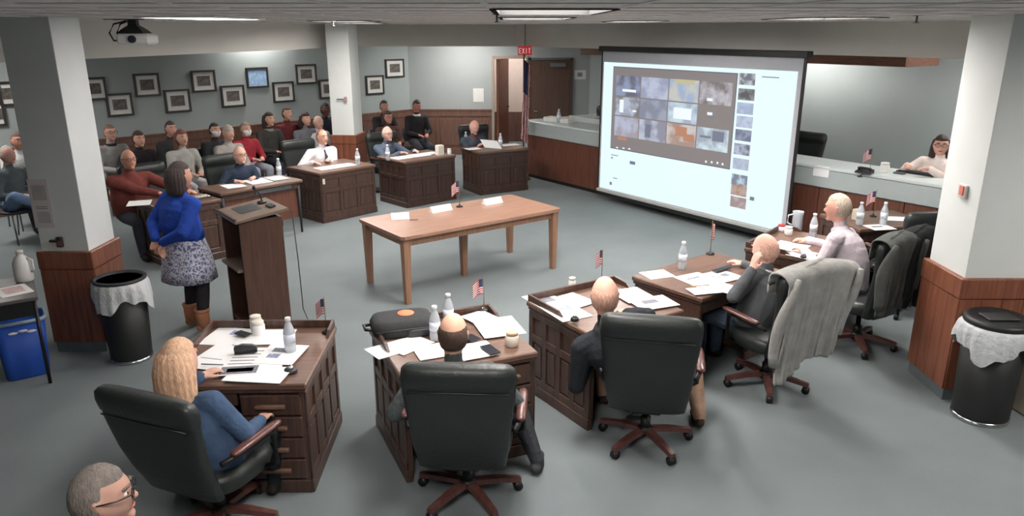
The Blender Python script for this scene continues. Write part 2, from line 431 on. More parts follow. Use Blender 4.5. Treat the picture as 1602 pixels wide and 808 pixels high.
# projection screen hangs just in front of the right-hand beam
Sa, Sb = G(945, 80.2, BEAM-.02), G(1258, 90.6, BEAM-.02)
dS = (Sb-Sa); dS.z = 0; WS = dS.length; dS.normalize(); nS = V((dS.y, -dS.x, 0))
def scr(x, y):
    p = GP(x, y, Sa, nS); return (p-V((Sa.x, Sa.y, 0))).dot(dS), p.z
zb = (scr(940, 302)[1]+scr(1243, 360)[1])/2
sc = thing('projection_screen', 'large pull-down projection screen showing a bright video page with thumbnails', 'projection screen', (Sa.x, Sa.y, 0), atan2(dS.y, dS.x))
MB().box((-.08, -.05, BEAM-.02), (WS+.08, .07, BEAM+.06), .01).build('roller_case', M['black'], sc)
MB().box((-.02, 0, zb), (WS+.02, .008, BEAM-.02)).build('fabric', mat('screen_grey', (176, 178, 184), .8, .02), sc)
MB().box((-.045, -.006, zb-.03), (-.02, .014, BEAM-.02)).build('border', M['black'], sc)
MB().box((WS+.005, -.004, zb-.03), (WS+.045, .014, BEAM-.02)).build('border', M['black'], sc)
MB().box((-.05, -.02, zb-.05), (WS+.05, .025, zb), .006).build('bottom_bar', mat('bar_grey', (170, 172, 168), .6, .03), sc)
MB().box((-.05, -.015, zb-.11), (WS+.05, .03, zb-.05), .006).build('weight_bar', M['black'], sc)
pic_w = emis('page_white', (224, 243, 247), SCREEN)
u0, zt = scr(948, 97); u1, zt2 = scr(1248, 112); u0b, zbb = scr(943, 298)
u0 = .015; u1 = WS-.06; zt = (zt+zt2)/2; zpb = zb+.015
page = MB().box((u0, -.004, zpb), (u1, 0, zt)).build('picture', pic_w, sc)
def patch(name, x0, y0, x1, y1, m, lift):
    """a lit rectangle of the projected page between two measured corners"""
    a, za = scr(x0, y0); c, zc = scr(x1, y1)
    return MB().box((a, -.004-lift, min(za, zc)), (c, -.004, max(za, zc))).build(name, m, sc)
vid = emis('video_grey', (146, 138, 138), SCREEN*.75)
ua, za = scr(961, 105); ub, zb2 = scr(1141, 264)
MB().box((ua, -.006, zb2), (ub, -.004, za)).build('video_frame', vid, sc)
MB().box((ua-.012, -.005, zb2-.012), (ub+.012, -.004, za+.012)).build('video_border', emis('video_edge', (108, 112, 124), SCREEN*.6), sc)
cols = [(150, 160, 190), (196, 204, 226), (206, 208, 200), (130, 124, 124),
        (128, 126, 130), (140, 146, 164), (208, 230, 240), (140, 132, 130),
        (172, 164, 172), (196, 204, 222), (178, 150, 138), (220, 240, 246)]
var = [(110, 110, 126), (160, 168, 196), (168, 186, 216), (200, 196, 204),
       (190, 200, 220), (164, 170, 190), (170, 184, 206), (142, 134, 132),
       (190, 196, 220), (150, 150, 168), (214, 206, 204), (170, 180, 196)]
TH_ROWS = [[(966, 117, 1001, 142), (1003, 119, 1046, 158), (1048, 121, 1094, 158), (1097, 125, 1146, 152)],
           [(966, 148, 1001, 180), (1003, 152, 1045, 187), (1047, 157, 1092, 194), (1096, 160, 1146, 198)],
           [(963, 181, 1000, 213), (1003, 186, 1045, 218), (1047, 190, 1088, 226), (1092, 196, 1140, 237)]]
colx = [scr(963, 150)[0], scr(1002, 150)[0], scr(1046, 150)[0], scr(1094, 150)[0], scr(1146, 160)[0]]
rowz = [scr(1046, 122)[1], scr(1046, 158)[1], scr(1046, 191)[1], scr(1046, 226)[1]]
for r in range(3):
    for c in range(4):
        k = r*4+c
        mm = emis('thumb_%d' % k, cols[k], SCREEN*.82, var[k], 4)
        MB().box((colx[c]+.012, -.008, rowz[r+1]+.01), (colx[c+1]-.012, -.006, rowz[r]-.01)).build('video_tile', mm, sc)
# small white captions, shapes and player controls on the tiles
def dab(x, y, w_, h_, m):
    a, z = scr(x, y); MB().box((a-w_/2, -.0095, z-h_/2), (a+w_/2, -.008, z+h_/2)).build('page_mark', m, sc)
wm = emis('mark_white', (232, 240, 246), SCREEN); gm = emis('mark_grey', (130, 138, 160), SCREEN*.7)
om = emis('mark_orange', (196, 140, 110), SCREEN*.8); ym = emis('mark_yellow', (206, 200, 160), SCREEN*.8)
for x, y, a, h_, m in [(985, 142, .3, .04, wm), (973, 166, .09, .2, wm), (993, 174, .08, .03, wm), (1111, 178, .09, .04, wm), (1114, 184, .12, .02, gm),
                       (1111, 156, .1, .04, wm), (1072, 128, .38, .06, ym), (1068, 178, .34, .16, wm), (1066, 206, .22, .14, om), (1078, 216, .2, .1, om),
                       (1014, 205, .12, .2, gm), (1124, 214, .2, .14, gm), (1104, 214, .2, .03, gm), (974, 217, .2, .05, om),
                       (966, 231, .05, .02, wm), (976, 232, .05, .02, wm), (985, 233, .05, .02, wm), (1105, 253, .03, .03, wm), (1114, 254, .03, .03, wm), (1123, 255, .03, .03, wm), (1131, 257, .03, .03, wm),
                       (990, 255, .12, .05, gm), (962, 243, .16, .012, gm), (958, 247, .03, .03, gm), (963, 279, .1, .012, gm), (956, 287, .05, .05, gm), (1177, 311, .07, .05, gm), (1206, 121, .26, .012, gm)]:
    dab(x, y, a, h_, m)
side = [(1169, 124), (1168, 148), (1166, 170), (1165, 191), (1163, 212), (1161, 234), (1159, 257), (1157, 282), (1156, 298), (1155, 317)]
sc_ = [((120, 124, 136), (200, 206, 216)), ((150, 150, 150), (90, 92, 100)), ((190, 204, 230), (170, 184, 214)), ((200, 212, 234), (176, 190, 220)), ((112, 122, 150), (150, 158, 180)),
       ((190, 200, 220), (110, 116, 134)), ((196, 206, 226), (176, 188, 214)), ((204, 222, 236), (128, 140, 160)), ((190, 176, 172), (190, 140, 110)), ((196, 180, 182), (170, 150, 150))]
for i, (x, y) in enumerate(side):
    a, z = scr(x, y); mm = emis('side_thumb_%d' % i, sc_[i][0], SCREEN*.8, sc_[i][1], 10)
    MB().box((a-.13, -.007, z-.075), (a+.13, -.004, z+.075)).build('side_thumbnail', mm, sc)

# ------------------------------------------------------------------ framed photographs on the left wall
def picture(px, py, wpx, hpx, label, blue=False, wm=None, hm=None):
    p = GP(px, py, WL0, WLn)
    a = GP(px-wpx/2, py, WL0, WLn); c = GP(px+wpx/2, py, WL0, WLn); w_ = wm or (c-a).length
    h_ = hm or (GP(px, py-hpx/2, WL0, WLn)-GP(px, py+hpx/2, WL0, WLn)).length
    t = thing('framed_photograph', label, 'picture', p+WLn*.002, atan2(WLd.y, WLd.x), 'framed photographs on the blue-grey wall')
    f = MB(); k = .035
    f.box((-w_/2, -.03, -h_/2), (w_/2, 0, -h_/2+k)); f.box((-w_/2, -.03, h_/2-k), (w_/2, 0, h_/2))
    f.box((-w_/2, -.03, -h_/2+k), (-w_/2+k, 0, h_/2-k)); f.box((w_/2-k, -.03, -h_/2+k), (w_/2, 0, h_/2-k))
    f.build('frame', M['frame'], t)
    MB().box((-w_/2+k, -.014, -h_/2+k), (w_/2-k, 0, h_/2-k)).build('mount', M['glare_blue'] if blue else M['matte'], t)  # reflected glare is put into the colour: flat blue fills the mount
    if not blue: MB().box((-w_*.27, -.018, -h_*.22), (w_*.27, -.012, h_*.24)).build('photo', M['photo'], t)
PIC = [(10, 147, 26, 38, 'framed photograph left of the left column, upper one'), (-2, 179, 20, 37, 'framed photograph at the left picture edge, lower one'),
 (147, 139, 38, 36, 'framed photograph half hidden by the right edge of the left column'), (187, 164, 41, 36, 'lowest framed group photograph, first right of the left column'),
 (229.5, 133, 40, 36, 'framed photograph second right of the left column, hung high'), (277.5, 158, 40, 36, 'framed photograph third right of the left column, hung low'),
 (318, 127, 38, 34, 'framed photograph fourth right of the left column, hung high'), (364, 150.5, 37, 34, 'framed photograph left of the blue-glare one, hung low'),
 (402, 121.5, 34, 32, 'framed photograph with bright blue glare painted over it'), (443, 144, 33, 32, 'framed photograph right of the blue-glare one, hung low'),
 (478.5, 116, 32, 31, 'framed photograph high up, second left of the white centre column'), (514, 139, 30, 30, 'framed photograph half hidden by the left edge of the centre column'),
 (586, 133, 28, 30, 'framed photograph just right of the centre column'), (617, 107, 29, 29, 'rightmost framed photograph, hung high beside the corner')]
for i, (x, y, a, h_, l) in enumerate(PIC): picture(x, y, a, h_, l, i == 8)

# ------------------------------------------------------------------ desks
def desk(label, centre, face, W, D, H=.76, gallery=True, drawers=True, top='wood_top', body='wood_desk', ped='right', nfront=3, plain=False):
    """local +Y points away from the sitter; front panel faces +Y, drawers face -Y"""
    t = thing('wooden_desk', label, 'desk', (centre[0], centre[1], 0), yaw_of(face), 'dark wooden council desks')
    m = M[body]; w2, d2 = W/2, D/2; ov = .025
    MB().box((-w2, -d2, H-.04), (w2, d2, H), .008).build('desktop', M[top], t)
    MB().box((-w2+.012, -d2+.012, H-.065), (w2-.012, d2-.012, H-.041), .004).build('top_moulding', m, t)
    bx, by = w2-ov, d2-ov
    z0, z1 = .09, H-.065
    # carcass slabs
    MB().box((-bx, -by, z0), (-bx+.03, by, z1)).build('side_panel', m, t)
    MB().box((bx-.03, -by, z0), (bx, by, z1)).build('side_panel', m, t)
    MB().box((-bx+.03, by-.03, z0), (bx-.03, by, z1)).build('front_panel', m, t)
    # raised frame-and-panel work
    def face_panels(L, place, n):
        if plain: return
        st = .05
        ms = MB().box((-st/2, -.014, z0), (st/2, 0, z1), .003).mesh('stile', m)
        k = (L-st)/n
        for i in range(n+1): place('stile', ms, -L/2+st/2+k*i)
        zr = z0+(z1-z0)*.64
        for za, zb_ in ((z0, z0+.06), (z1-.05, z1), (zr-.03, zr+.03)):
            mr = MB().box((-L/2, -.012, za), (L/2, 0, zb_), .003).mesh('rail', m); place('rail', mr, 0)
        mp = MB().box((-k/2+.045, -.009, z0+.08), (k/2-.045, 0, zr-.05), .006).mesh('panel', M['wood_desk_dark'] if body == 'wood_desk_dark' else m)
        for i in range(n): place('panel', mp, -L/2+st/2+k*(i+.5))
    def pl_front(nm, me, s): obj(nm, me, t, (-s, by, 0), pi)
    def pl_left(nm, me, s): obj(nm, me, t, (-bx, -s, 0), -pi/2)
    def pl_right(nm, me, s): obj(nm, me, t, (bx, s, 0), pi/2)
    face_panels(2*bx, pl_front, nfront); face_panels(2*by, pl_left, 4); face_panels(2*by, pl_right, 4)
    # plinth skirt on three sides
    p = MB(); e = .018
    p.box((-bx-e, -by, 0), (-bx+.03, by+e, z0), .006); p.build('plinth', m, t)
    MB().box((bx-.03, -by, 0), (bx+e, by+e, z0), .006).build('plinth', m, t)
    MB().box((-bx+.03, by-.03, 0), (bx-.03, by+e, z0), .006).build('plinth', m, t)
    # drawer pedestal
    if drawers:
        pw = .36; x0, x1 = (bx-.03-pw, bx-.03) if ped == 'right' else (-bx+.03, -bx+.03+pw)
        MB().box((x0, -by+.02, z0), (x1, by-.05, z1)).build('pedestal', m, t)
        MB().box((x0-.0, -by-.004, 0), (x1+.03, -by+.05, z0), .006).build('plinth', m, t)
        nd = 4; zz = z1-.01; hh = (z1-z0-.02)/nd
        dm = MB().box((x0+.012, -by-.012, .006), (x1+.012, -by+.02, hh-.006), .006).mesh('drawer', m)
        pmh = MB(); xc = (x0+x1)/2+.012
        pmh.box((xc-.09, -by-.045, hh*.42), (xc+.09, -by-.012, hh*.60), .012)
        pmh = pmh.mesh('drawer_pull', M['wood_top'])
        for i in range(nd):
            d_ = obj('drawer', dm, t, (0, 0, z0+.01+hh*i)); obj('drawer_pull', pmh, d_)
        # shallow centre drawer over the kneehole
        xa, xb = (-bx+.03, x0) if ped == 'right' else (x1, bx-.03)
        MB().box((xa+.01, -by+.005, z1-.09), (xb-.01, -by+.03, z1), .004).build('centre_drawer', m, t)
    if gallery:
        g = .055
        MB().box((-w2+.01, d2-.03, H), (w2-.01, d2-.008, H+g), .004).build('gallery_rail', m, t)
        gd = D*.55
        MB().prism([(0, 0), (gd, 0), (gd, g), (.06, g*.8)], -.009, .009).build('gallery_rail', m, t, (-w2+.02, d2-.01-gd, H), rot=(pi/2, 0, pi/2))
        MB().prism([(0, 0), (.22, 0), (.22, g), (.06, g*.7)], -.009, .009).build('gallery_rail', m, t, (w2-.02, d2-.01-.22, H), rot=(pi/2, 0, pi/2))
    return t
def rot2(f): f = V((f[0], f[1], 0)).normalized(); return f, V((f.y, -f.x, 0))
def yawf(deg): return (cos(radians(deg)+pi/2), sin(radians(deg)+pi/2))
DA = desk('dark oak desk at lower left, strewn with papers, blonde sitter', (-1.673, 4.44), yawf(1.3), .88, .91)
DB = desk('dark oak desk at lower centre carrying a black bag and papers', (-.416, 4.656), yawf(23.8), .92, .84)
DC = desk('dark oak desk below the bald man with tan trousers, low front rim', (.702, 5.314), yawf(32.9), .89, .81)
DD = desk('brown desk with bare flat top, bottle and flag, right of centre', (1.69, 6.11), yawf(39.7), 1.14, .73, gallery=False, plain=True)
DF = desk('dark desk in front of the man in the pale pink shirt', (2.85, 7.0), yawf(50), .95, .8)
DG = desk('dark desk by the right column, crowded with papers and bottles', (4.05, 8.02), yawf(12), .95, .72, gallery=False)
def by_corner(c, along, L, D):
    """centre of a far desk from its near-front ground corner"""
    a = V((along[0], along[1], 0)).normalized(); back = V((-a.y, a.x, 0))
    ctr = V((c[0], c[1], 0))+a*L/2+back*D/2
    return ctr, -back
c, f = by_corner((-4.10, 8.50), (.66, .75), .74, .78)
DE1 = desk('dark desk of the man in the maroon shirt, behind the standing woman', c, f, .74, .78, gallery=False, drawers=False, body='wood_desk', nfront=2); E1c, E1f = c, f
c, f = by_corner((-2.81, 10.75), (.66, .75), 1.04, .84)
DE3 = desk('dark panelled desk of the man in the white shirt', c, f, 1.04, .84, gallery=False, drawers=False); E3c, E3f = c, f
c, f = by_corner((-1.70, 11.74), (.73, .69), 1.05, .8)
DE4 = desk('dark panelled desk in the far row, second from the flag pole', c, f, 1.05, .8, gallery=False, drawers=False, body='wood_desk_dark'); E4c, E4f = c, f
c, f = by_corner((-.56, 12.72), (.86, .5), 1.0, .7)
DE5 = desk('dark desk at the end of the far row beside the flag pole', c, f, 1.0, .7, gallery=False, drawers=False, body='wood_desk_dark'); E5c, E5f = c, f
# table-like desk with legs and a modesty panel
a = V((.65, .76, 0)).normalized(); bk = V((-a.y, a.x, 0)); E2c = V((-3.74, 9.36, 0))+a*.62+bk*.3; E2f = -bk
t = thing('leg_table', 'brown desk on thin legs with front panel, behind the lectern', 'desk', E2c, yaw_of(E2f))
MB().box((-.62, -.3, .72), (.62, .3, .76), .008).build('desktop', M['wood_top'], t)
MB().box((-.55, .2, .22), (.55, .22, .66)).build('front_panel', M['wood_counter'], t)
MB().box((-.57, -.26, .64), (.57, .26, .72)).build('apron', M['wood_desk'], t)
MB().box((-.45, .262, .655), (.1, .268, .705)).build('metal_strip', M['steel'], t)
lm = MB().tube([(0, 0, 0), (0, 0, .70)], [.016, .022], 8).mesh('leg', M['dark'])
for sx in (-1, 1):
    for sy in (-1, 1): obj('leg', lm, t, (sx*.57, sy*.25, 0))
# table in the middle of the floor
TC = V((-.565, 8.323, 0)); TY = .651
t = thing('oak_table', 'long honey-brown oak table alone in the middle of the floor', 'table', TC, TY)
TL, TW = 2.14, 1.0
MB().prism([(-TL/2+.03, -TW/2), (TL/2-.03, -TW/2), (TL/2, -TW/2+.03), (TL/2, TW/2-.03), (TL/2-.03, TW/2), (-TL/2+.03, TW/2), (-TL/2, TW/2-.03), (-TL/2, -TW/2+.03)], .715, .75).build('tabletop', M['wood_table'], t)
for s in (-1, 1):
    MB().box((-TL/2+.08, s*(TW/2-.07)-.012, .63), (TL/2-.08, s*(TW/2-.07)+.012, .715)).build('apron', M['wood_table_leg'], t)
    MB().box((s*(TL/2-.07)-.012, -TW/2+.08, .63), (s*(TL/2-.07)+.012, TW/2-.08, .715)).build('apron', M['wood_table_leg'], t)
lm = MB().loft([[(sx*r, sy*r, z) for sx, sy in ((-1, -1), (1, -1), (1, 1), (-1, 1))] for z, r in ((.0, .028), (.6, .040), (.715, .042))], smooth=False).mesh('leg', M['wood_table_leg'])
for sx, sy in ((-1, -1), (1, -1), (1, 1), (-1, 1), (0, 0)): obj('leg', lm, t, (sx*(TL/2-.07), sy*(TW/2-.07), 0))

# lectern
LR, LL = V((-2.24, 6.84, 0)), V((-2.84, 7.10, 0))
ltn = thing('lectern', 'tall dark wooden lectern with sloping top beside the standing woman', 'lectern', (-2.47, 6.85, 0), radians(38))
LQ = Matrix.Rotation(radians(38), 3, 'Z')
def on_lect(x, y, z=.024): p = LQ @ V((x, y, 0)); return V((-2.47, 6.85, 1.135+z+x*.12))+p
# local: x = toward audience (right), open side is -x
lw, ld = .40, .52; zl, zr = 1.10, 1.20
MB().box((-lw/2, -ld/2, 0), (lw/2, -ld/2+.025, 1.10)).build('side_panel', M['wood_lect'], ltn)
MB().box((-lw/2, ld/2-.025, 0), (lw/2, ld/2, 1.10)).build('side_panel', M['wood_lect'], ltn)
MB().box((lw/2-.025, -ld/2+.025, 0), (lw/2, ld/2-.025, 1.10)).build('front_panel', M['wood_lect'], ltn)
MB().box((-lw/2-.05, -ld/2+.025, .62), (lw/2-.025, ld/2-.025, .645)).build('shelf', M['wood_lect_top'], ltn)
MB().box((-lw/2+.01, -ld/2+.025, .04), (lw/2-.025, ld/2-.025, .065)).build('shelf', M['wood_lect'], ltn)
top = MB().box((-lw/2-.05, -ld/2-.03, -.015), (lw/2+.06, ld/2+.03, .015), .005).build('sloping_top', M['wood_lect_top'], ltn, (0, 0, 1.135), rot=(0, -.12, 0))
MB().box((-lw/2-.05, -ld/2-.03, .015), (-lw/2-.03, ld/2+.03, .035)).build('book_stop', M['wood_lect'], top)
MB().prism([(-lw/2, 1.08), (lw/2, 1.08), (lw/2, 1.15), (-lw/2, 1.10)], -ld/2, -ld/2+.025).build('cheek', M['wood_lect'], ltn, rot=(pi/2, 0, 0), loc=(0, 0, 0))
pp = MB().box((-.1, -.14, 0), (.1, .14, .004)).build('lectern_notes', M['steel']); pp.location = on_lect(-.02, .04, .016); pp.rotation_euler = (0, -.12, radians(38)); tag(pp, 'dark grey folder lying on the lectern top', 'folder')
mic = thing('gooseneck_microphone', 'small black gooseneck microphone on the lectern top', 'microphone', on_lect(.15, .1, .018))
MB().lathe([(.045, 0), (.045, .015), (.02, .02)], 16).build('base', M['black'], mic)
MB().tube([(0, 0, .015), (-.01, 0, .08), (-.05, -.01, .14)], .006).build('stem', M['black'], mic)
MB().ell((-.06, -.012, .15), (.016, .016, .022)).build('capsule', M['black'], mic)
wp = MB().box((-.03, -.06, 0), (.03, .06, .02), .006).build('clip_tray', M['dark']); wp.location = on_lect(.16, -.1, .016); wp.rotation_euler = (0, -.12, radians(40)); tag(wp, 'dark pen tray beside the microphone on the lectern', 'tray')
cb = MB().tube([(-2.12, 6.98, 1.1), (-2.10, 6.98, .6), (-2.09, 6.97, .1), (-2.03, 6.9, .006), (-2.06, 6.5, .006), (-2.2, 6.2, .006)], .005).build('lectern_cable', M['black']); tag(cb, 'thin black cable hanging behind the lectern to the floor', 'cable')
cb = MB().tube([(-3.15, 6.45, .008), (-2.95, 6.3, .008), (-2.85, 6.1, .008), (-2.7, 6.12, .008), (-2.5, 6.2, .008)], .007).build('floor_cable', M['black']); tag(cb, 'black cable on the carpet beside the bin and boots', 'cable')

# ------------------------------------------------------------------ office chairs
def superring(c, w_, d, n=28, p=3.2):
    r = []
    for k in range(n):
        a = 2*pi*k/n; ca, sa = cos(a), sin(a)
        r.append((c[0]+w_*math.copysign(abs(ca)**(2/p), ca), c[1]+d*math.copysign(abs(sa)**(2/p), sa), c[2]))
    return r
def office_chair(label, group, loc, rz, zs=.93, recline=.16, basecol='wood_base'):
    t = thing('executive_chair', label, 'office chair', loc, rz, group)
    sh = .44*zs
    # seat cushion
    MB().loft([superring((0, .02, z), w_, d) for z, w_, d in ((sh-.06, .22, .22), (sh-.05, .26, .25), (sh, .275, .265), (sh+.05, .265, .255), (sh+.065, .22, .22))]).build('seat', M['leather'], t)
    # backrest: rings up a reclined spine; local y<0 is behind
    rings = []
    prof = [(-.09, .20, .03), (-.07, .25, .045), (.10, .275, .05), (.25, .285, .055), (.38, .30, .05), (.47, .31, .052), (.50, .312, .046), (.52, .315, .062), (.58, .318, .07), (.63, .31, .062), (.655, .285, .04), (.662, .25, .02)]
    for s_, w_, d in prof:
        z = sh+.02+s_*zs; y = -.245-s_*recline*1.6-.02*sin(s_*6)
        rings.append(superring((0, y, z), w_, d, 32, 3.6))
    bk = MB().loft(rings).build('backrest', M['leather'], t)
    def bp(s_, x): return (x, -.245-s_*recline*1.6-.02*sin(s_*6), sh+.02+s_*zs)
    for s_ in (.495,):   # sewn seam under the head roll
        MB().tube([(x, bp(s_, 0)[1]-.05, bp(s_, 0)[2]) for x in (-.28, -.1, .1, .28)], .005, 6).build('seam', M['leather'], bk)
    MB().box((-.1, -.22, sh-.1), (.1, .1, sh-.05), .02).build('tilt_plate', M['black'], t)
    MB().lathe([(.035, .1), (.035, .2), (.022, .2), (.022, sh-.06)], 14).build('gas_column', M['black'], t)
    for s in (-1, 1):
        ar = MB().tube([(s*.25, .12, sh-.04), (s*.33, .13, sh), (s*.335, .12, sh+.2), (s*.33, .05, sh+.215), (s*.33, -.14, sh+.21), (s*.30, -.25, sh+.2)], .018, 8).build('armrest', M['black'], t)
        MB().loft([superring((s*.332, y, sh+.235), .03*k, .018*k, 12, 2.4) if False else [(s*.332+.032*k*cos(q), y, sh+.238+.018*k*sin(q)) for q in [2*pi*i/12 for i in range(12)]] for y, k in ((-.2, .5), (-.18, .9), (-.05, 1), (.1, 1), (.17, .8), (.19, .4))]).build('arm_pad', M[basecol], ar)
    hub = MB().lathe([(.05, .07), (.055, .12), (.03, .135)], 14).build('base_hub', M['black'], t)
    for i in range(5):
        a = 2*pi*i/5+.3
        l = MB().loft([[(x, y*w_, z+dz) for y, dz in ((-1, 0), (1, 0), (.8, .03), (-.8, .03))] for x, w_, z in ((.03, .03, .09), (.17, .03, .085), (.32, .022, .062), (.335, .018, .06))], smooth=False).build('base_leg', M[basecol], t, rz=a)
        cs = MB().tube([(.315, -.022, .03), (.315, .022, .03)], .03, 12)
        cs.box((.30, -.012, .03), (.33, .012, .068))
        cs.build('caster', M['black'], l)
    return t
def at(px, py, z=0): p = G(px, py, z); return (p.x, p.y, z)
CHA = office_chair('black leather chair at lower left, blonde woman seated', 'black leather executive chairs', (-1.70, 3.72, 0), yaw_of((.36, .93)), .92, .16)
CHB = office_chair('black leather chair at lower centre, balding man seated', 'black leather executive chairs', (-.27, 3.98, 0), yaw_of((.06, 1)), .94, .1)
CHC = office_chair('black leather chair of the bald man in tan trousers', 'black leather executive chairs', (.93, 4.62, 0), yaw_of((.2, 1)), .97, .12)
CHD = office_chair('office chair with the long light grey jacket over its back', 'office chairs with jackets', (2.06, 5.50, 0), yaw_of((-.42, .9)), .97, .12)
CHF = office_chair('office chair of the man in the pale pink shirt', 'office chairs with jackets', (3.15, 6.30, 0), yaw_of((-.45, .9)), .98, .1)
CHG = office_chair('empty office chair half hidden behind the dark jacket', 'office chairs with jackets', (3.98, 7.2, 0), yaw_of((-.15, .98)), 1.0, .1)

# ------------------------------------------------------------------ people
def ik(a, c, l1, l2, pole):
    a, c, pole = V(a), V(c), V(pole); d = c-a; L = d.length
    if L > (l1+l2)*.995: c = a+d*((l1+l2)*.995/L); d = c-a; L = d.length
    if L < abs(l1-l2)*1.02: L = abs(l1-l2)*1.02
    x = (l1*l1-l2*l2+L*L)/(2*L); h = sqrt(max(l1*l1-x*x, 0)); u = d.normalized()
    p = (pole-u*pole.dot(u)).normalized()
    return a+u*x+p*h, c
def headpt(d, g=1.):
    """surface of a head for unit direction d (x right, y front, z up), head centre at the origin"""
    x, y, z = d
    p = V((.077*x, .098*y, .118*z))
    if z < 0:
        t = -z
        p.x *= 1-.20*t*t; p.y = p.y*(1-.10*t*t) if y > 0 else p.y*(1-.30*t*t)
        if y > 0: p.y += .010*t
    if y > .2:
        p.y -= .006*exp(-((abs(p.x)-.032)**2)/.0003-((p.z-.012)**2)/.0002)     # eye sockets
        p.y += .005*exp(-((p.z-.036)**2)/.0002)*(y-.2)                             # brow
    return p*g
def sph(n, m):
    for i in range(m+1):
        ph = -pi/2+pi*i/m
        yield [V((max(cos(ph), .015)*cos(2*pi*k/n), max(cos(ph), .015)*sin(2*pi*k/n), sin(ph))) for k in range(n)]
_eye = []
def eye_mesh():
    if not _eye:
        b = MB().ell((0, 0, 0), (.0125, .0105, .0085), 10, 8, 0)
        b.ell((0, .0075, 0), (.0062, .0062, .0062), 8, 6, 1)
        _eye.append(b.mesh('eye', [M['eye_white'], M['iris']]))
    return _eye[0]
SKIN = {}
def skin(col):
    if col not in SKIN: SKIN[col] = mat('skin_%d_%d_%d' % col, col, .55, .06, 14, .05, 120, spec=.35)
    return SKIN[col]

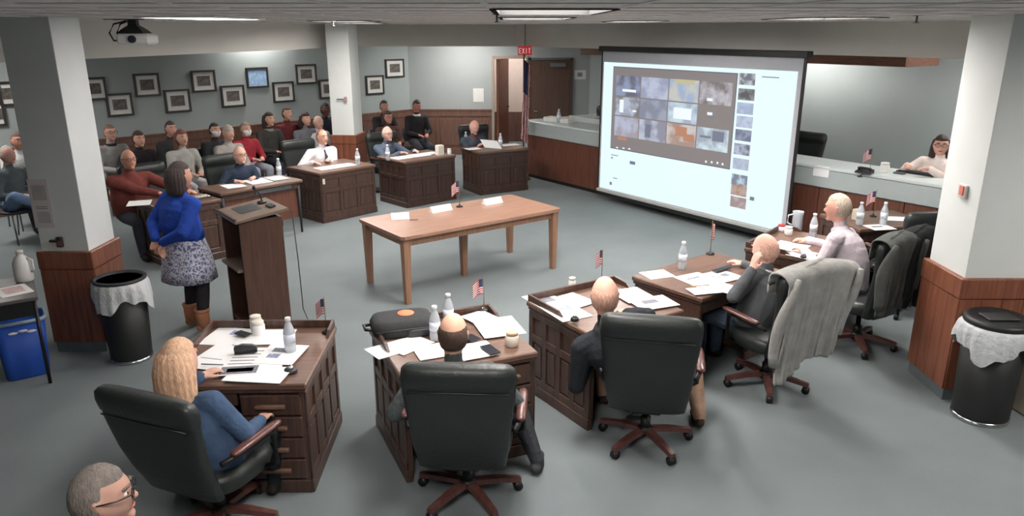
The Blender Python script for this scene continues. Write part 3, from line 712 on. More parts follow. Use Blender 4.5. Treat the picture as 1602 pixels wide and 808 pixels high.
def person(label, pel, face, head=None, hz=.53, stand=False, hands=None, feet=None, shirt=(80, 80, 90), pants=(60, 62, 70), sk=(205, 160, 140), shoe=(40, 36, 34),
           hair='short', hcol=(70, 55, 45), hyaw=0., hpitch=0., hroll=0., vox=.013, sc=1., hs=1.06, glasses=False, mask=False, collar=None, group=None, knees=None, sleeve=1., girth=1.,
           tie=None, poles=None, curl=.5, shin=None, name='person', palm=None):
    """pel: floor point under the pelvis; face: horizontal facing; head: world head centre; hands/feet: world wrist / ankle targets"""
    fx = V((face[0], face[1], 0)).normalized(); rx = V((fx.y, -fx.x, 0))
    o = V((pel[0], pel[1], 0))
    def L(p): q = V(p)-o; return V((q.dot(rx), q.dot(fx), q.z))
    P0 = V((0, 0, hz))
    hd = L(head) if head is not None else V((0, .06*sc, hz+.635*sc))
    nb = hd+V((0, -.035, -.168*hs)) if not stand else hd+V((0, -.025, -.175*sc))     # neck base
    prims = []   # (p0, r0, p1, r1, tag)
    bm_ = MB()
    def capsule(p0, r0, p1, r1, tg, n=10, sq=None):
        p0, p1 = V(p0), V(p1); d = (p1-p0); Ld = d.length; d = d.normalized() if Ld > 1e-6 else V((0, 0, 1))
        u = d.orthogonal().normalized(); v = d.cross(u)
        if sq:  # sq = (side direction, flatten)
            v = (V(sq[0])-d*V(sq[0]).dot(d)).normalized(); u = v.cross(d)
        k = sq[1] if sq else 1.
        R = []
        for off, f in ((-1, .12), (-.75, .66), (-.4, .92), (0, 1)): R.append((p0+d*r0*off, r0*f))
        for off, f in ((0, 1), (.4, .92), (.75, .66), (1, .12)): R.append((p1+d*r1*off, r1*f))
        bm_.loft([[c+u*r*k*cos(2*pi*i/n)+v*r*sin(2*pi*i/n) for i in range(n)] for c, r in R])
        prims.append((p0, r0, p1, r1, tg))
    # torso, elliptical rings from crotch to neck base
    ax = nb-P0; ln = ax.length; up = ax.normalized()
    sh_dir = V((1, 0, 0)); sh_dir = (sh_dir-up*sh_dir.dot(up)).normalized(); fw = up.cross(sh_dir)
    bend = V((0, -.035*sc, 0))
    g = girth*sc
    TR = [(-.16, .11, .09), (-.10, .175, .13), (0, .192, .14), (.18, .182*girth, .135*girth), (.38, .184*girth, .138*girth), (.58, .200, .142), (.75, .206, .132), (.87, .178, .108), (.96, .10, .08), (1.04, .062, .06)]
    rings = []; pc = []
    for s_, a_, d_ in TR:
        c = P0+ax*s_+bend*sin(max(0, min(1, s_))*pi)
        pc.append((c, (a_+d_)/2*g, s_, a_*g, d_*g))
        rings.append([c+sh_dir*a_*g*cos(2*pi*i/16)+fw*d_*g*sin(2*pi*i/16) for i in range(16)])
    bm_.loft(rings)
    for (c, r, s_, a_, d_), (c2, r2, s2, a2, d2_) in zip(pc, pc[1:]):
        tg = 'pants' if s2 <= .05 else ('skin' if s_ >= .955 else 'shirt')
        prims.append((c, r, c2, r2, tg)); w1 = sh_dir*(a_-d_)*.8; w2 = sh_dir*(a2-d2_)*.8
        prims.append((c+w1, d_, c2+w2, d2_, tg)); prims.append((c-w1, d_, c2-w2, d2_, tg))
    # shoulders and arms
    shp = P0+ax*.85
    hw = hands or [None, None]
    wrists = []
    for i, s in ((0, -1), (1, 1)):
        sj = shp+sh_dir*s*.188*g
        capsule(shp+sh_dir*s*.1*g, .072*g, sj, .072*g, 'shirt')
        tgt = L(hw[i]) if hw[i] is not None else V((s*.10, .30*sc, hz+.14))
        el, wr = ik(sj, tgt, .285*sc, .255*sc, poles[i] if poles and poles[i] else (s*.75, -.45, -.75))
        capsule(sj, .070*g, el, .054*g, 'shirt')
        tip = el.lerp(wr, sleeve)
        capsule(el, .054*g, tip, (.052-.012*sleeve)*g, 'shirt')
        if sleeve < .98: capsule(tip, .036*sc, wr, .027*sc, 'skin')
        # hand: palm, four fingers, thumb
        fd = (wr-el).normalized()
        if palm and palm[i]: fd = V((V(palm[i]).dot(rx), V(palm[i]).dot(fx), palm[i][2])).normalized()
        elif not stand: fd = V((fd.x*.7, fd.y, fd.z*.25)).normalized()
        sd = fd.cross(V((0, 0, 1)));
        sd = sd.normalized() if sd.length > .15 else sh_dir.copy()
        dn = fd.cross(sd).normalized()
        if dn.z > 0: dn = -dn
        capsule(wr, .026*sc, wr+fd*.03, .028*sc, 'skin')
        for q in (-.024, -.008, .008, .024): capsule(wr+fd*.02+sd*q*.7, .014, wr+fd*.085+sd*q, .0125, 'skin', 8)
        for q, l_ in ((-.030, .060), (-.010, .072), (.010, .068), (.030, .052)):
            k0 = wr+fd*.088+sd*q; k1 = k0+(fd*cos(curl*.7)+dn*sin(curl*.7)+sd*q*1.5).normalized()*l_*.55
            k2 = k1+(fd*cos(curl*1.8)+dn*sin(curl*1.8)).normalized()*l_*.5
            capsule(k0, .0098, k1, .0090, 'skin', 8); capsule(k1, .0090, k2, .0076, 'skin', 8)
        th0 = wr+fd*.03-sd*s*.026; th1 = th0+(fd*.7-sd*s*.7+dn*.25).normalized()*.04; th2 = th1+(fd*.95-sd*s*.2+dn*.3).normalized()*.032
        capsule(th0, .013, th1, .011, 'skin', 8); capsule(th1, .011, th2, .009, 'skin', 8)
        wrists.append((el, tip, wr))
    # legs
    ft = feet or [None, None]
    for i, s in ((0, -1), (1, 1)):
        hj = P0+V((s*.088*sc, .02, -.02))
        if ft[i] is not None: ak = L(ft[i])
        else: ak = V((s*.10, 0, .09)) if stand else V((s*.11, .42*sc, .09))
        kn, ak = ik(hj, ak, .42*sc, .40*sc, (V((s*.15, 1, .8)) if not (knees and knees[i]) else V(knees[i])))
        capsule(hj, .098*g, kn, .072*sc, 'pants'); capsule(kn, .070*sc, kn.lerp(ak, .35), .068*sc, 'pants'); capsule(kn.lerp(ak, .35), .068*sc, ak, .050*sc, shin or 'pants')
        fd = V((s*.12, 1, 0)).normalized() if stand or ak.z < .25 else V((s*.2, .8, -.4)).normalized()
        hl = ak+V((0, 0, -.045))-fd*.03; tz = ak+V((0, 0, -.055))+fd*.15
        capsule(hl, .040, hl+fd*.09, .045, 'shoe', 10); capsule(hl+fd*.08, .043, tz, .032, 'shoe', 10)
    # neck and head
    capsule(nb-up*.03, .062*sc, hd+V((0, -.02, -.06)), .053*sc, 'skin')
    HR = Matrix.Rotation(hyaw, 3, 'Z') @ Matrix.Rotation(hpitch, 3, 'X') @ Matrix.Rotation(hroll, 3, 'Y')
    hp = lambda p: hd+HR @ (V(p)*hs)
    bm_.loft([[hp(headpt(d)) for d in ring] for ring in sph(24, 18)])
    prims.append((hp((0, 0, -.05)), .07*hs, hp((0, 0, .04)), .09*hs, 'skin'))
    capsule(hp((0, .088, .014)), .008, hp((0, .108, -.018)), .0125, 'skin', 8)
    capsule(hp((-.012, .094, -.022)), .009, hp((.012, .094, -.022)), .009, 'skin', 8)
    capsule(hp((-.018, .084, -.052)), .009, hp((.018, .084, -.052)), .009, 'skin', 8)
    capsule(hp((-.008, .082, -.088)), .018, hp((.008, .082, -.088)), .018, 'skin', 8)
    for s in (-1, 1): capsule(hp((s*.076, -.004, .016)), .014, hp((s*.074, .002, -.022)), .009, 'skin', 8, sq=((1, .2, 0), 2.0) if False else None)
    # fuse
    me = bm_.mesh('raw', skin(sk)); tmp = bpy.data.objects.new('raw', me); C.objects.link(tmp)
    rm = tmp.modifiers.new('r', 'REMESH'); rm.mode = 'VOXEL'; rm.voxel_size = vox; rm.use_smooth_shade = True
    sm_ = tmp.modifiers.new('s', 'SMOOTH'); sm_.factor = .5; sm_.iterations = 2
    dg = bpy.context.evaluated_depsgraph_get()
    body = bpy.data.meshes.new_from_object(tmp.evaluated_get(dg)); bpy.data.objects.remove(tmp); bpy.data.meshes.remove(me)
    body.name = 'body'
    # regions of one continuous surface: skin, top, trousers, shoes
    order = ['skin', 'shirt', 'pants', 'shoe']
    body.materials.clear()
    for m_ in (skin(sk), cloth(shirt), cloth(pants), cloth(shoe, .2)): body.materials.append(m_)
    npoly = len(body.polygons)
    cen = np.empty(npoly*3, dtype=np.float32); body.polygons.foreach_get('center', cen); cen = cen.reshape(-1, 3)
    best = np.full(npoly, 1e9, dtype=np.float32); idx = np.zeros(npoly, dtype=np.int32)
    for p0, r0, p1, r1, tg in prims:
        a_ = np.array(p0, dtype=np.float32); d_ = np.array(p1-p0, dtype=np.float32); l2 = float(d_@d_)+1e-9
        t_ = np.clip(((cen-a_)@d_)/l2, 0, 1)
        q = cen-a_-t_[:, None]*d_
        ds = np.sqrt((q*q).sum(1))-(r0+(r1-r0)*t_)
        m_ = ds < best; best[m_] = ds[m_]; idx[m_] = order.index(tg)
    body.polygons.foreach_set('material_index', idx); body.polygons.foreach_set('use_smooth', np.ones(npoly, dtype=bool)); body.update()
    rz = atan2(fx.y, fx.x)-pi/2
    root = tag(obj(name, body, None, o, rz), label, 'person', group)
    # ---- children: hair, eyes, brows, mouth, glasses, mask, collar
    hm = mat('hair', hcol, .7, .25, 30, .4, 45, stretch=(3, 3, 1)) if hair != 'bald' else None
    def shell(name_, fn, m_, nse=.004):
        b = MB(); n_, m2 = 32, 24; R = []
        for ring in sph(n_, m2):
            row = []
            for d in ring:
                t_ = fn(d); p = headpt(d); k = 1+t_+ (nse/.1)*noise.noise(d*6)*(1 if t_ > 0 else 0)
                row.append(hp(p*k))
            R.append(row)
        return b.loft(R).build(name_, m_, root)
    ss = lambda x, e0, e1: (lambda t_: t_*t_*(3-2*t_))(max(0, min(1, (x-e0)/(e1-e0))))
    def hairmask(d, line, low, front):
        # line: hairline height on the forehead, low: how far down the nape, front: y where the side hair ends
        side = ss(front-d.y, -.08, .08)*ss(d.z-low, -.08, .08)
        topm = ss(d.z-line, -.07, .07)
        return max(side, topm)
    if hair == 'short': shell('hair', lambda d: .10*hairmask(d, .62, -.5, .12)-.04, hm)
    elif hair == 'receding': shell('hair', lambda d: .085*max(hairmask(d, .9, -.5, .02), ss(d.z, .75, .85)*ss(.15-d.y, -.1, .1))-.04, hm)
    elif hair == 'ring': shell('hair', lambda d: .075*hairmask(d, 2, -.55, .1)*ss(.42-d.z, -.1, .12)-.035, hm)
    elif hair in ('long', 'bob', 'tied'):
        shell('hair', lambda d: .15*hairmask(d, .55, -.85 if hair != 'tied' else -.5, .10)-.04, hm, .002)
        if hair != 'tied':
            drop = .20 if hair == 'long' else .05
            b = MB(); n_ = 72; R = []
            for z, a_, d_, yo in ((.085, .05, .05, -.03), (.06, .082, .078, -.033), (-.03, .10, .088, -.04), (-.10, .102, .078, -.045), (-.10-drop*.5, .104, .066, -.055), (-.10-drop, .088, .045, -.06), (-.112-drop, .05, .015, -.062)):
                row = []
                for k in range(n_):
                    a2 = 2*pi*k/n_; wv = 1+.035*sin(a2*19)+.02*sin(a2*7+1)
                    yy = d_*sin(a2)*wv
                    if yy > .03: yy = .03+(yy-.03)*.1
                    row.append(hp((a_*cos(a2)*wv, yo+yy, z)))
                R.append(row)
            b.loft(R).build('hair_length', hm, root)
        else:
            b = MB().ell(hp((0, -.115, -.02)), (.045, .045, .05)); b.build('hair_bun', hm, root)
    elif hair == 'cap':
        shell('cap', lambda d: .10*max(ss(d.z-.35, -.05, .05), 0)-.05, hm, 0)
    for s in (-1, 1):
        e_ = obj('eye', eye_mesh(), root, hp((s*.031, .0785, .012))); e_.rotation_euler = HR.to_euler()
    bmn = hm or mat('brow', (130, 110, 100), .8)
    for s in (-1, 1): MB().tube([hp((s*.048, .076, .034)), hp((s*.032, .092, .040)), hp((s*.016, .096, .036))], .0045, 6).build('eyebrow', bmn, root)
    MB().tube([hp((-.024, .088, -.054)), hp((-.008, .0955, -.052)), hp((.008, .0955, -.052)), hp((.024, .088, -.054))], [.002, .0055, .0055, .002], 8).build('mouth', M['lip'], root)
    if glasses:
        gl = MB()
        for s in (-1, 1):
            gl.tube([hp((s*.033+.024*cos(q), .104, .012+.018*sin(q))) for q in [2*pi*k/14 for k in range(15)]], .0028, 6)
            gl.tube([hp((s*.057, .102, .018)), hp((s*.084, .06, .02)), hp((s*.084, -.01, .016))], .0028, 6)
        gl.tube([hp((-.009, .106, .014)), hp((.009, .106, .014))], .0028, 6)
        gl.build('glasses', M['black'], root)
    if mask: shell('face_mask', lambda d: .13*ss(d.y, .25, .4)*ss(-d.z, -.02, .1)*ss(d.z, -.95, -.8)-.05, M['mask'], 0)
    if collar:
        b = MB(); R = []
        for rr, dz in ((.082, -.022), (.078, .0), (.070, .018), (.062, .018), (.064, -.012)):
            c = nb+up*dz
            R.append([c+sh_dir*rr*1.08*cos(2*pi*i/18)*sc+fw*rr*sin(2*pi*i/18)*sc for i in range(18)])
        b.loft(R, cap=False).build('collar', cloth(collar), root)
    if tie:
        pts = [nb+fw*.075-up*.01, P0+ax*.8+fw*.135, P0+ax*.6+fw*.15, P0+ax*.35+fw*.15]
        MB().tube(pts, [.016, .022, .03, .03], 8).build('necktie', cloth(tie), root)
    root['_p'] = 0; del root['_p']
    return root, dict(L=L, wr=wrists, hd=hd, o=o, rz=rz, P0=P0, ax=ax, sh=sh_dir, fw=fw, nb=nb)

# --- the six in front
NEAR = .0095
P2h = G(275, 574, 1.06)
person('blonde woman in blue denim jacket seen from behind at the lower-left desk', (-1.66, 3.66), (.2, 1), head=P2h+V((.0, .04, .0)), hz=.48, sc=.92, hs=1.12, girth=1.05, shirt=(70, 90, 118), pants=(40, 42, 48), hair='long', hcol=(222, 180, 148),
       hands=[(-1.86, 4.02, .79), (-1.46, 3.84, .60)], vox=NEAR, sk=(210, 166, 146))
person('balding man in charcoal shirt seen from behind at the desk with the bag', (-.30, 4.02), (.06, 1), head=G(709, 524, 1.075), hz=.48, sc=.95, hs=1.1, shirt=(82, 88, 90), pants=(66, 68, 72), hair='ring', hcol=(86, 66, 56),
       hands=[(-.52, 4.10, .66), (-.04, 4.2, .66)], vox=NEAR, sk=(226, 178, 152), feet=[(-.35, 4.55, .09), (.16, 4.25, .09)], shoe=(70, 70, 72), girth=1.1)
person('bald man in dark shirt and tan trousers bent over his papers', (.86, 4.66), (-.1, 1), head=G(946, 464, 1.10), hz=.50, sc=1.02, hs=1.14, shirt=(44, 48, 52), pants=(190, 156, 132), hair='ring', hcol=(206, 160, 140),
       hands=[(.56, 4.74, .62), (.84, 5.04, .80)], poles=[(-.5, -.5, -.7), (1, -.3, .05)], vox=NEAR, sk=(222, 170, 150), feet=[(.70, 5.2, .09), (1.36, 4.84, .09)], knees=[(-.2, 1, .8), (.8, .75, .9)], shoe=(70, 58, 52), girth=1.08)
p5, i5 = person('bald man in grey sweater leaning his face on his hand', (1.97, 5.66), (-.64, .77), head=G(1198, 391, 1.06), hz=.5, sc=.98, hs=1.12, girth=1.08, shirt=(96, 100, 102), pants=(66, 76, 92), hair='ring', hcol=(214, 170, 150), collar=(226, 226, 226),
       hands=[G(1176, 424, .96), (2.05, 6.25, .79)], poles=[(-.5, .25, -1), None], palm=[(.25, .12, 1), None], vox=NEAR, sk=(228, 178, 160), hpitch=-.2, curl=.35)
person('grey-haired man in pale pink shirt looking at the screen', (3.10, 6.44), (-.8, .6), head=G(1312, 326, 1.215), hz=.53, sc=1., hs=1.12, girth=1.08, shirt=(206, 194, 202), pants=(70, 76, 90), hair='short', hcol=(190, 174, 156), collar=(212, 200, 208),
       hands=[(2.72, 6.62, .80), (2.9, 7.0, .80)], vox=NEAR, sk=(214, 160, 142), hyaw=.1, hpitch=-.12)
p8, i8 = person('standing woman in cobalt blue jacket and floral skirt, hands behind back', (-3.05, 6.70), (.60, .8), head=G(281, 276, 1.49), hz=.90, sc=.96, hs=1.08, stand=True, shirt=(40, 72, 160), pants=(52, 50, 54), shoe=(176, 122, 92), 
       hands=[(-3.25, 6.53, .95), (-3.16, 6.48, .93)], palm=[(.3, -.3, -1), (-.3, .1, -1)], feet=[(-3.13, 6.78, .09), (-2.95, 6.62, .09)], hair='bob', hcol=(58, 46, 42), vox=NEAR, sk=(200, 150, 130), girth=1.12, knees=[(-.05, 1, 0), (.05, 1, 0)])
# her skirt, jacket hem and boot cuffs
hz8 = .90
R = []
for z, a_, d_ in ((1.00, .165, .13), (.94, .20, .155), (.80, .235, .195), (.64, .262, .225), (.52, .275, .235)):
    R.append([(a_*(1+.05*sin(9*q)*(1-z))*cos(q), d_*(1+.05*sin(9*q)*(1-z))*sin(q)-.01, z) for q in [2*pi*k/54 for k in range(54)]])
R.append([(p[0]*.97, p[1]*.97, .525) for p in R[-1]]); R.append([(p[0]*.9, p[1]*.9, .7) for p in R[-2]])
MB().loft(R, cap=False).build('skirt', M['skirt'], p8, label='blue and white floral knee-length skirt')
R = []
for z, a_, d_ in ((1.18, .165, .135), (1.06, .185, .15), (.95, .212, .172), (.93, .21, .17), (.96, .19, .15)):
    R.append([(a_*cos(q), d_*sin(q)-.012, z) for q in [2*pi*k/36 for k in range(36)]])
MB().loft(R, cap=False).build('jacket_hem', cloth((40, 72, 160)), p8)
for f_ in ((-3.13, 6.78), (-2.95, 6.62)):
    q = i8['L']((f_[0], f_[1], 0))
    MB().lathe([(.064, .20), (.072, .215), (.070, .235), (.054, .235), (.05, .21)], 18, (q.x, q.y, 0)).build('boot_cuff', cloth((186, 134, 104), .2), p8)
    MB().lathe([(.056, .05), (.062, .12), (.064, .21), (.05, .21)], 18, (q.x, q.y, 0)).build('boot_shaft', cloth((176, 122, 92), .2), p8)
p1h = G(158, 778, 1.16)
person('grey-haired man with glasses cut off by the lower-left picture edge', (p1h.x-.06, p1h.y-.05), (.9, .35), head=p1h, hz=.46, sc=.92, hs=1.04, shirt=(52, 50, 52), hair='short', hcol=(112, 104, 98), glasses=True, vox=.0095, sk=(184, 144, 128), group=None)

# --- far row of desks
def sit(c, f, D, off=.24, side=0.):
    f = V((f[0], f[1], 0)).normalized(); r = V((f.y, -f.x, 0))
    return V((c[0], c[1], 0))-f*(D/2+off)+r*side
def on_desk(c, f, s, d, z=.79):
    f = V((f[0], f[1], 0)).normalized(); r = V((f.y, -f.x, 0)); return V((c[0], c[1], z))+r*s+f*d
def far(label, c, f, D, hx, hy, hzz, off=.24, side=0., **k):
    p = sit(c, f, D, off, side)
    h = G(hx, hy, hzz)
    f_ = V((f[0], f[1], 0)).normalized(); r_ = V((f_.y, -f_.x, 0)); p = p+r_*(h-p).dot(r_)
    bk_ = (h-p).dot(f_); p = p+f_*(bk_-.12)
    hands = k.pop('hands', None) or [on_desk(c, f, -.16+side, -D/2+.12), on_desk(c, f, .16+side, -D/2+.14)]
    return person(label, p, f, head=h, hands=hands, **k)
far('heavy man in maroon shirt seated just right of the left column', E1c, E1f, .78, 201, 250, 1.22, .42, -.1, shirt=(122, 66, 60), sk=(214, 160, 138), hair='ring', hcol=(190, 170, 158), glasses=True, girth=1.15, collar=(110, 70, 60))
far('bald man in dark navy sweater behind the leg table', E2c, E2f, .6, 375, 243, 1.09, .18, 0, shirt=(52, 62, 80), sk=(226, 178, 158), hair='ring', hcol=(200, 170, 155), glasses=True)
far('man in white shirt and dark tie at the panelled desk', E3c, E3f, .84, 504, 215, 1.14, .2, 0, shirt=(238, 236, 238), sk=(220, 168, 148), hair='receding', hcol=(150, 110, 90), tie=(80, 78, 92), collar=(238, 236, 238), girth=1.1)
far('grey-haired man in blue denim shirt in the far row', E4c, E4f, .8, 606, 210, 1.07, .2, 0, shirt=(88, 100, 118), sk=(216, 172, 156), hair='receding', hcol=(196, 186, 178), glasses=True, collar=(110, 120, 134))
far('bald man in slate polo reading papers at the end of the far row', E5c, E5f, .7, 742, 199, 1.10, .2, .04, shirt=(72, 82, 94), sk=(216, 164, 150), hair='ring', hcol=(196, 176, 168), hpitch=-.35, sleeve=.2, collar=(120, 60, 64))
# clerk behind the dais
kc = G(1472, 228, 1.43)
cl = person('smiling dark-haired woman in white sweater with glasses behind the dais counter', (kc.x+.06, kc.y+.08), (-.75, -.5), head=kc, hz=.80, sc=.97, girth=1.1, shirt=(236, 222, 216), pants=(60, 60, 66), sk=(216, 166, 150), hair='bob', hcol=(52, 40, 38), glasses=True, collar=(226, 222, 216), hyaw=.5,
       hands=[kc+V((-.24, -.28, -.24)), kc+V((-.38, -.02, -.24))], feet=[(kc.x-.1, kc.y-.3, .4), (kc.x-.3, kc.y-.1, .4)])

# --- audience on stacking chairs
def stack_chair_proto():
    t = thing('stacking_chair', 'x', 'chair', (0, 0, 0), 0)
    MB().loft([superring((0, .02, z), w_, d, 20) for z, w_, d in ((.41, .2, .19), (.415, .225, .215), (.44, .23, .22), (.45, .2, .19))]).build('seat', M['dark'], t)
    MB().loft([superring((0, -.22-.12*(z-.5), z), w_, d, 20) for z, w_, d in ((.55, .19, .012), (.57, .21, .018), (.8, .21, .018), (.83, .17, .012))]).build('backrest', M['dark'], t)
    for s in (-1, 1):
        MB().tube([(s*.2, .2, 0), (s*.2, .19, .42)], .011).build('leg', M['steel'], t)
        MB().tube([(s*.2, -.27, 0), (s*.2, -.21, .42), (s*.2, -.26, .8)], .011).build('leg', M['steel'], t)
    return t
proto_chair = stack_chair_proto(); used_chair = [False]
def audience_chair(p, f, label):
    t = proto_chair if not used_chair[0] else copy_tree(proto_chair)
    used_chair[0] = True
    t.location = (p[0], p[1], 0); t.rotation_euler = (0, 0, yaw_of(f)); tag(t, label, 'chair', 'audience stacking chairs'); return t
FA = WLn        # the audience faces into the room
def aud(label, hx, hy, hzz, seat_of, **k):
    h = G(hx, hy, hzz); f = k.pop('face', (.8, -.6)); f_ = V((f[0], f[1], 0)).normalized()
    p = V((h.x, h.y, 0))-f_*.05
    if 'feet_local' in k:
        r_ = V((f_.y, -f_.x, 0)); k['feet'] = [p+r_*a_[0]+f_*a_[1]+V((0, 0, a_[2])) for a_ in k.pop('feet_local')]
    audience_chair(p-f_*.02, f, 'dark stacking chair under the '+seat_of)
    k.setdefault('hz', .53+max(0, hzz-1.18)*.6)
    return person(label, p, f, head=h, vox=.014, **k), h, p, f_
aud('seated man in jeans with crossed legs and blue bag at the left picture edge', 12, 243, 1.18, 'man in jeans at the left picture edge', shirt=(84, 92, 96), pants=(106, 128, 160), hair='receding', hcol=(170, 160, 150), sk=(206, 160, 146), shoe=(150, 146, 140), face=(.95, -.3),
    feet_local=[(-.1, .42, .09), (-.06, .50, .50)], knees=[(-.2, 1, .8), (.9, .5, .7)])
aud('man in white shirt and dark vest half hidden behind the left column', 28, 221, 1.26, 'man half hidden by the left column', shirt=(190, 192, 192), pants=(60, 60, 64), hair='short', hcol=(92, 72, 60), sk=(180, 130, 112))
aud('man in grey jacket and dark scarf just right of the left column', 172, 208, 1.26, 'man in grey jacket by the left column', shirt=(150, 150, 148), pants=(120, 124, 128), hair='short', hcol=(120, 96, 84), collar=(44, 46, 52), glasses=True)
aud('woman in black top resting her chin on her hand', 217, 218, 1.16, 'woman in the black top', shirt=(46, 42, 46), pants=(150, 156, 156), hair='tied', hcol=(64, 44, 38))
aud('man in black jacket behind the long-haired woman', 267, 202, 1.24, 'man in black jacket by the wall', shirt=(58, 58, 60), pants=(50, 50, 56), hair='short', hcol=(70, 62, 58))
aud('long-haired woman in pale grey sweater and white trousers', 284, 216, 1.19, 'woman in the pale grey sweater', shirt=(166, 166, 160), pants=(206, 206, 210), hair='long', hcol=(112, 74, 60))
aud('masked person in dark coat next to the woman in the grey cap', 336, 204, 1.14, 'masked person in the dark coat', shirt=(54, 56, 58), pants=(50, 52, 58), hair='short', hcol=(50, 40, 38), mask=True)
aud('woman in grey jumper and grey cap in the audience', 357, 208, 1.22, 'woman in the grey cap', shirt=(160, 156, 150), pants=(90, 92, 98), hair='cap', hcol=(166, 160, 152))
aud('masked woman in a bright crimson red jumper', 384, 203, 1.14, 'masked woman in red', shirt=(160, 52, 62), pants=(160, 164, 176), hair='short', hcol=(150, 132, 118), mask=True)
aud('dark-haired person in open black coat left of the red jacket', 421, 187, 1.25, 'person in the open black coat', shirt=(62, 62, 60), pants=(56, 60, 70), hair='bob', hcol=(58, 48, 42), collar=(130, 126, 120))
aud('person in dark red jacket with short brown hair by the wall', 449, 178, 1.29, 'person in the dark red jacket', shirt=(96, 44, 46), pants=(48, 50, 58), hair='short', hcol=(84, 66, 56))
aud('dark-haired woman in grey fleece behind an empty chair', 478, 187, 1.2, 'woman in the grey fleece', shirt=(104, 106, 112), pants=(54, 56, 64), hair='bob', hcol=(48, 38, 38))
aud('bald man in white collar directly behind the man in the white shirt', 498, 192, 1.12, 'bald man behind the white shirt', shirt=(206, 206, 206), pants=(60, 62, 70), hair='ring', hcol=(220, 190, 170), sk=(232, 190, 170), collar=(220, 220, 220))
aud('dark-skinned man in navy jacket left of the centre column', 509, 172, 1.31, 'man in the navy jacket', shirt=(48, 52, 64), pants=(46, 48, 56), hair='short', hcol=(40, 34, 34), sk=(118, 80, 70))
aud('man in black jacket in the back row right of the centre column', 601, 167, 1.29, 'man in the back row right of the centre column', shirt=(48, 46, 48), pants=(48, 48, 54), hair='short', hcol=(54, 44, 40), sk=(170, 124, 106), face=(.6, -.8))
aud('woman in brown jacket with glasses behind the denim shirt', 607, 184, 1.14, 'woman in the brown jacket', shirt=(84, 62, 58), pants=(50, 50, 58), hair='bob', hcol=(62, 46, 40), glasses=True, sk=(190, 140, 120), face=(.6, -.8))
aud('dark-haired man in black coat with a light collar leaning forward', 652, 166, 1.29, 'man in the black coat with light collar', shirt=(44, 42, 46), pants=(64, 66, 72), hair='short', hcol=(40, 32, 30), sk=(176, 120, 104), collar=(200, 196, 190), face=(.5, -.86), hpitch=-.25)

# ------------------------------------------------------------------ executive chairs of the far row
def far_chair(label, pr, c, f, D, off, side=0.):
    p = sit(c, f, D, off, side)
    t = copy_tree(pr); t.location = (p.x, p.y, 0); t.rotation_euler = (0, 0, yaw_of(f)); tag(t, label, 'office chair', 'black chairs of the far row'); return t
far_chair('black office chair behind the man in the maroon shirt', CHB, E1c, E1f, .78, .46, -.1)
far_chair('black office chair behind the man in the navy sweater', CHB, E2c, E2f, .6, .28, -.12)
far_chair('black office chair behind the man in the white shirt', CHB, E3c, E3f, .84, .30, -.1)
far_chair('black office chair behind the man in the denim shirt', CHB, E4c, E4f, .8, .30)
far_chair('black office chair behind the reading man by the flag pole', CHB, E5c, E5f, .7, .34, -.1)
for px, py, f, l in ((922, 178, (-.8, -.6), 'empty black chair behind the left end of the dais counter'), (1232, 222, (-.8, -.6), 'empty dark chair behind the counter at the right screen edge')):
    p = G(px, py, 1.2); t = copy_tree(CHB); t.location = (p.x+.15, p.y+.15, .25); t.rotation_euler = (0, 0, yaw_of(f)); tag(t, l, 'office chair', 'chairs behind the dais counter')
t = copy_tree(CHB); t.location = (kc.x+.08, kc.y+.1, .22); t.rotation_euler = (0, 0, yaw_of((-.75, -.5))); tag(t, 'dark chair of the woman in white behind the dais counter', 'office chair', 'chairs behind the dais counter')
audience_chair((p1h.x-.09, p1h.y-.06), (.9, .35), 'dark stacking chair under the grey-haired man at the lower-left edge')
# raised platform carrying the dais seats
pf = MB().prism([(1.2, .12), (LK, .12), (LK, 3.0), (1.2, 3.0)], 0, .215).build('dais_platform', M['carpet'], None, K0, rzK); struct(pf); pf.name = 'trim_4'

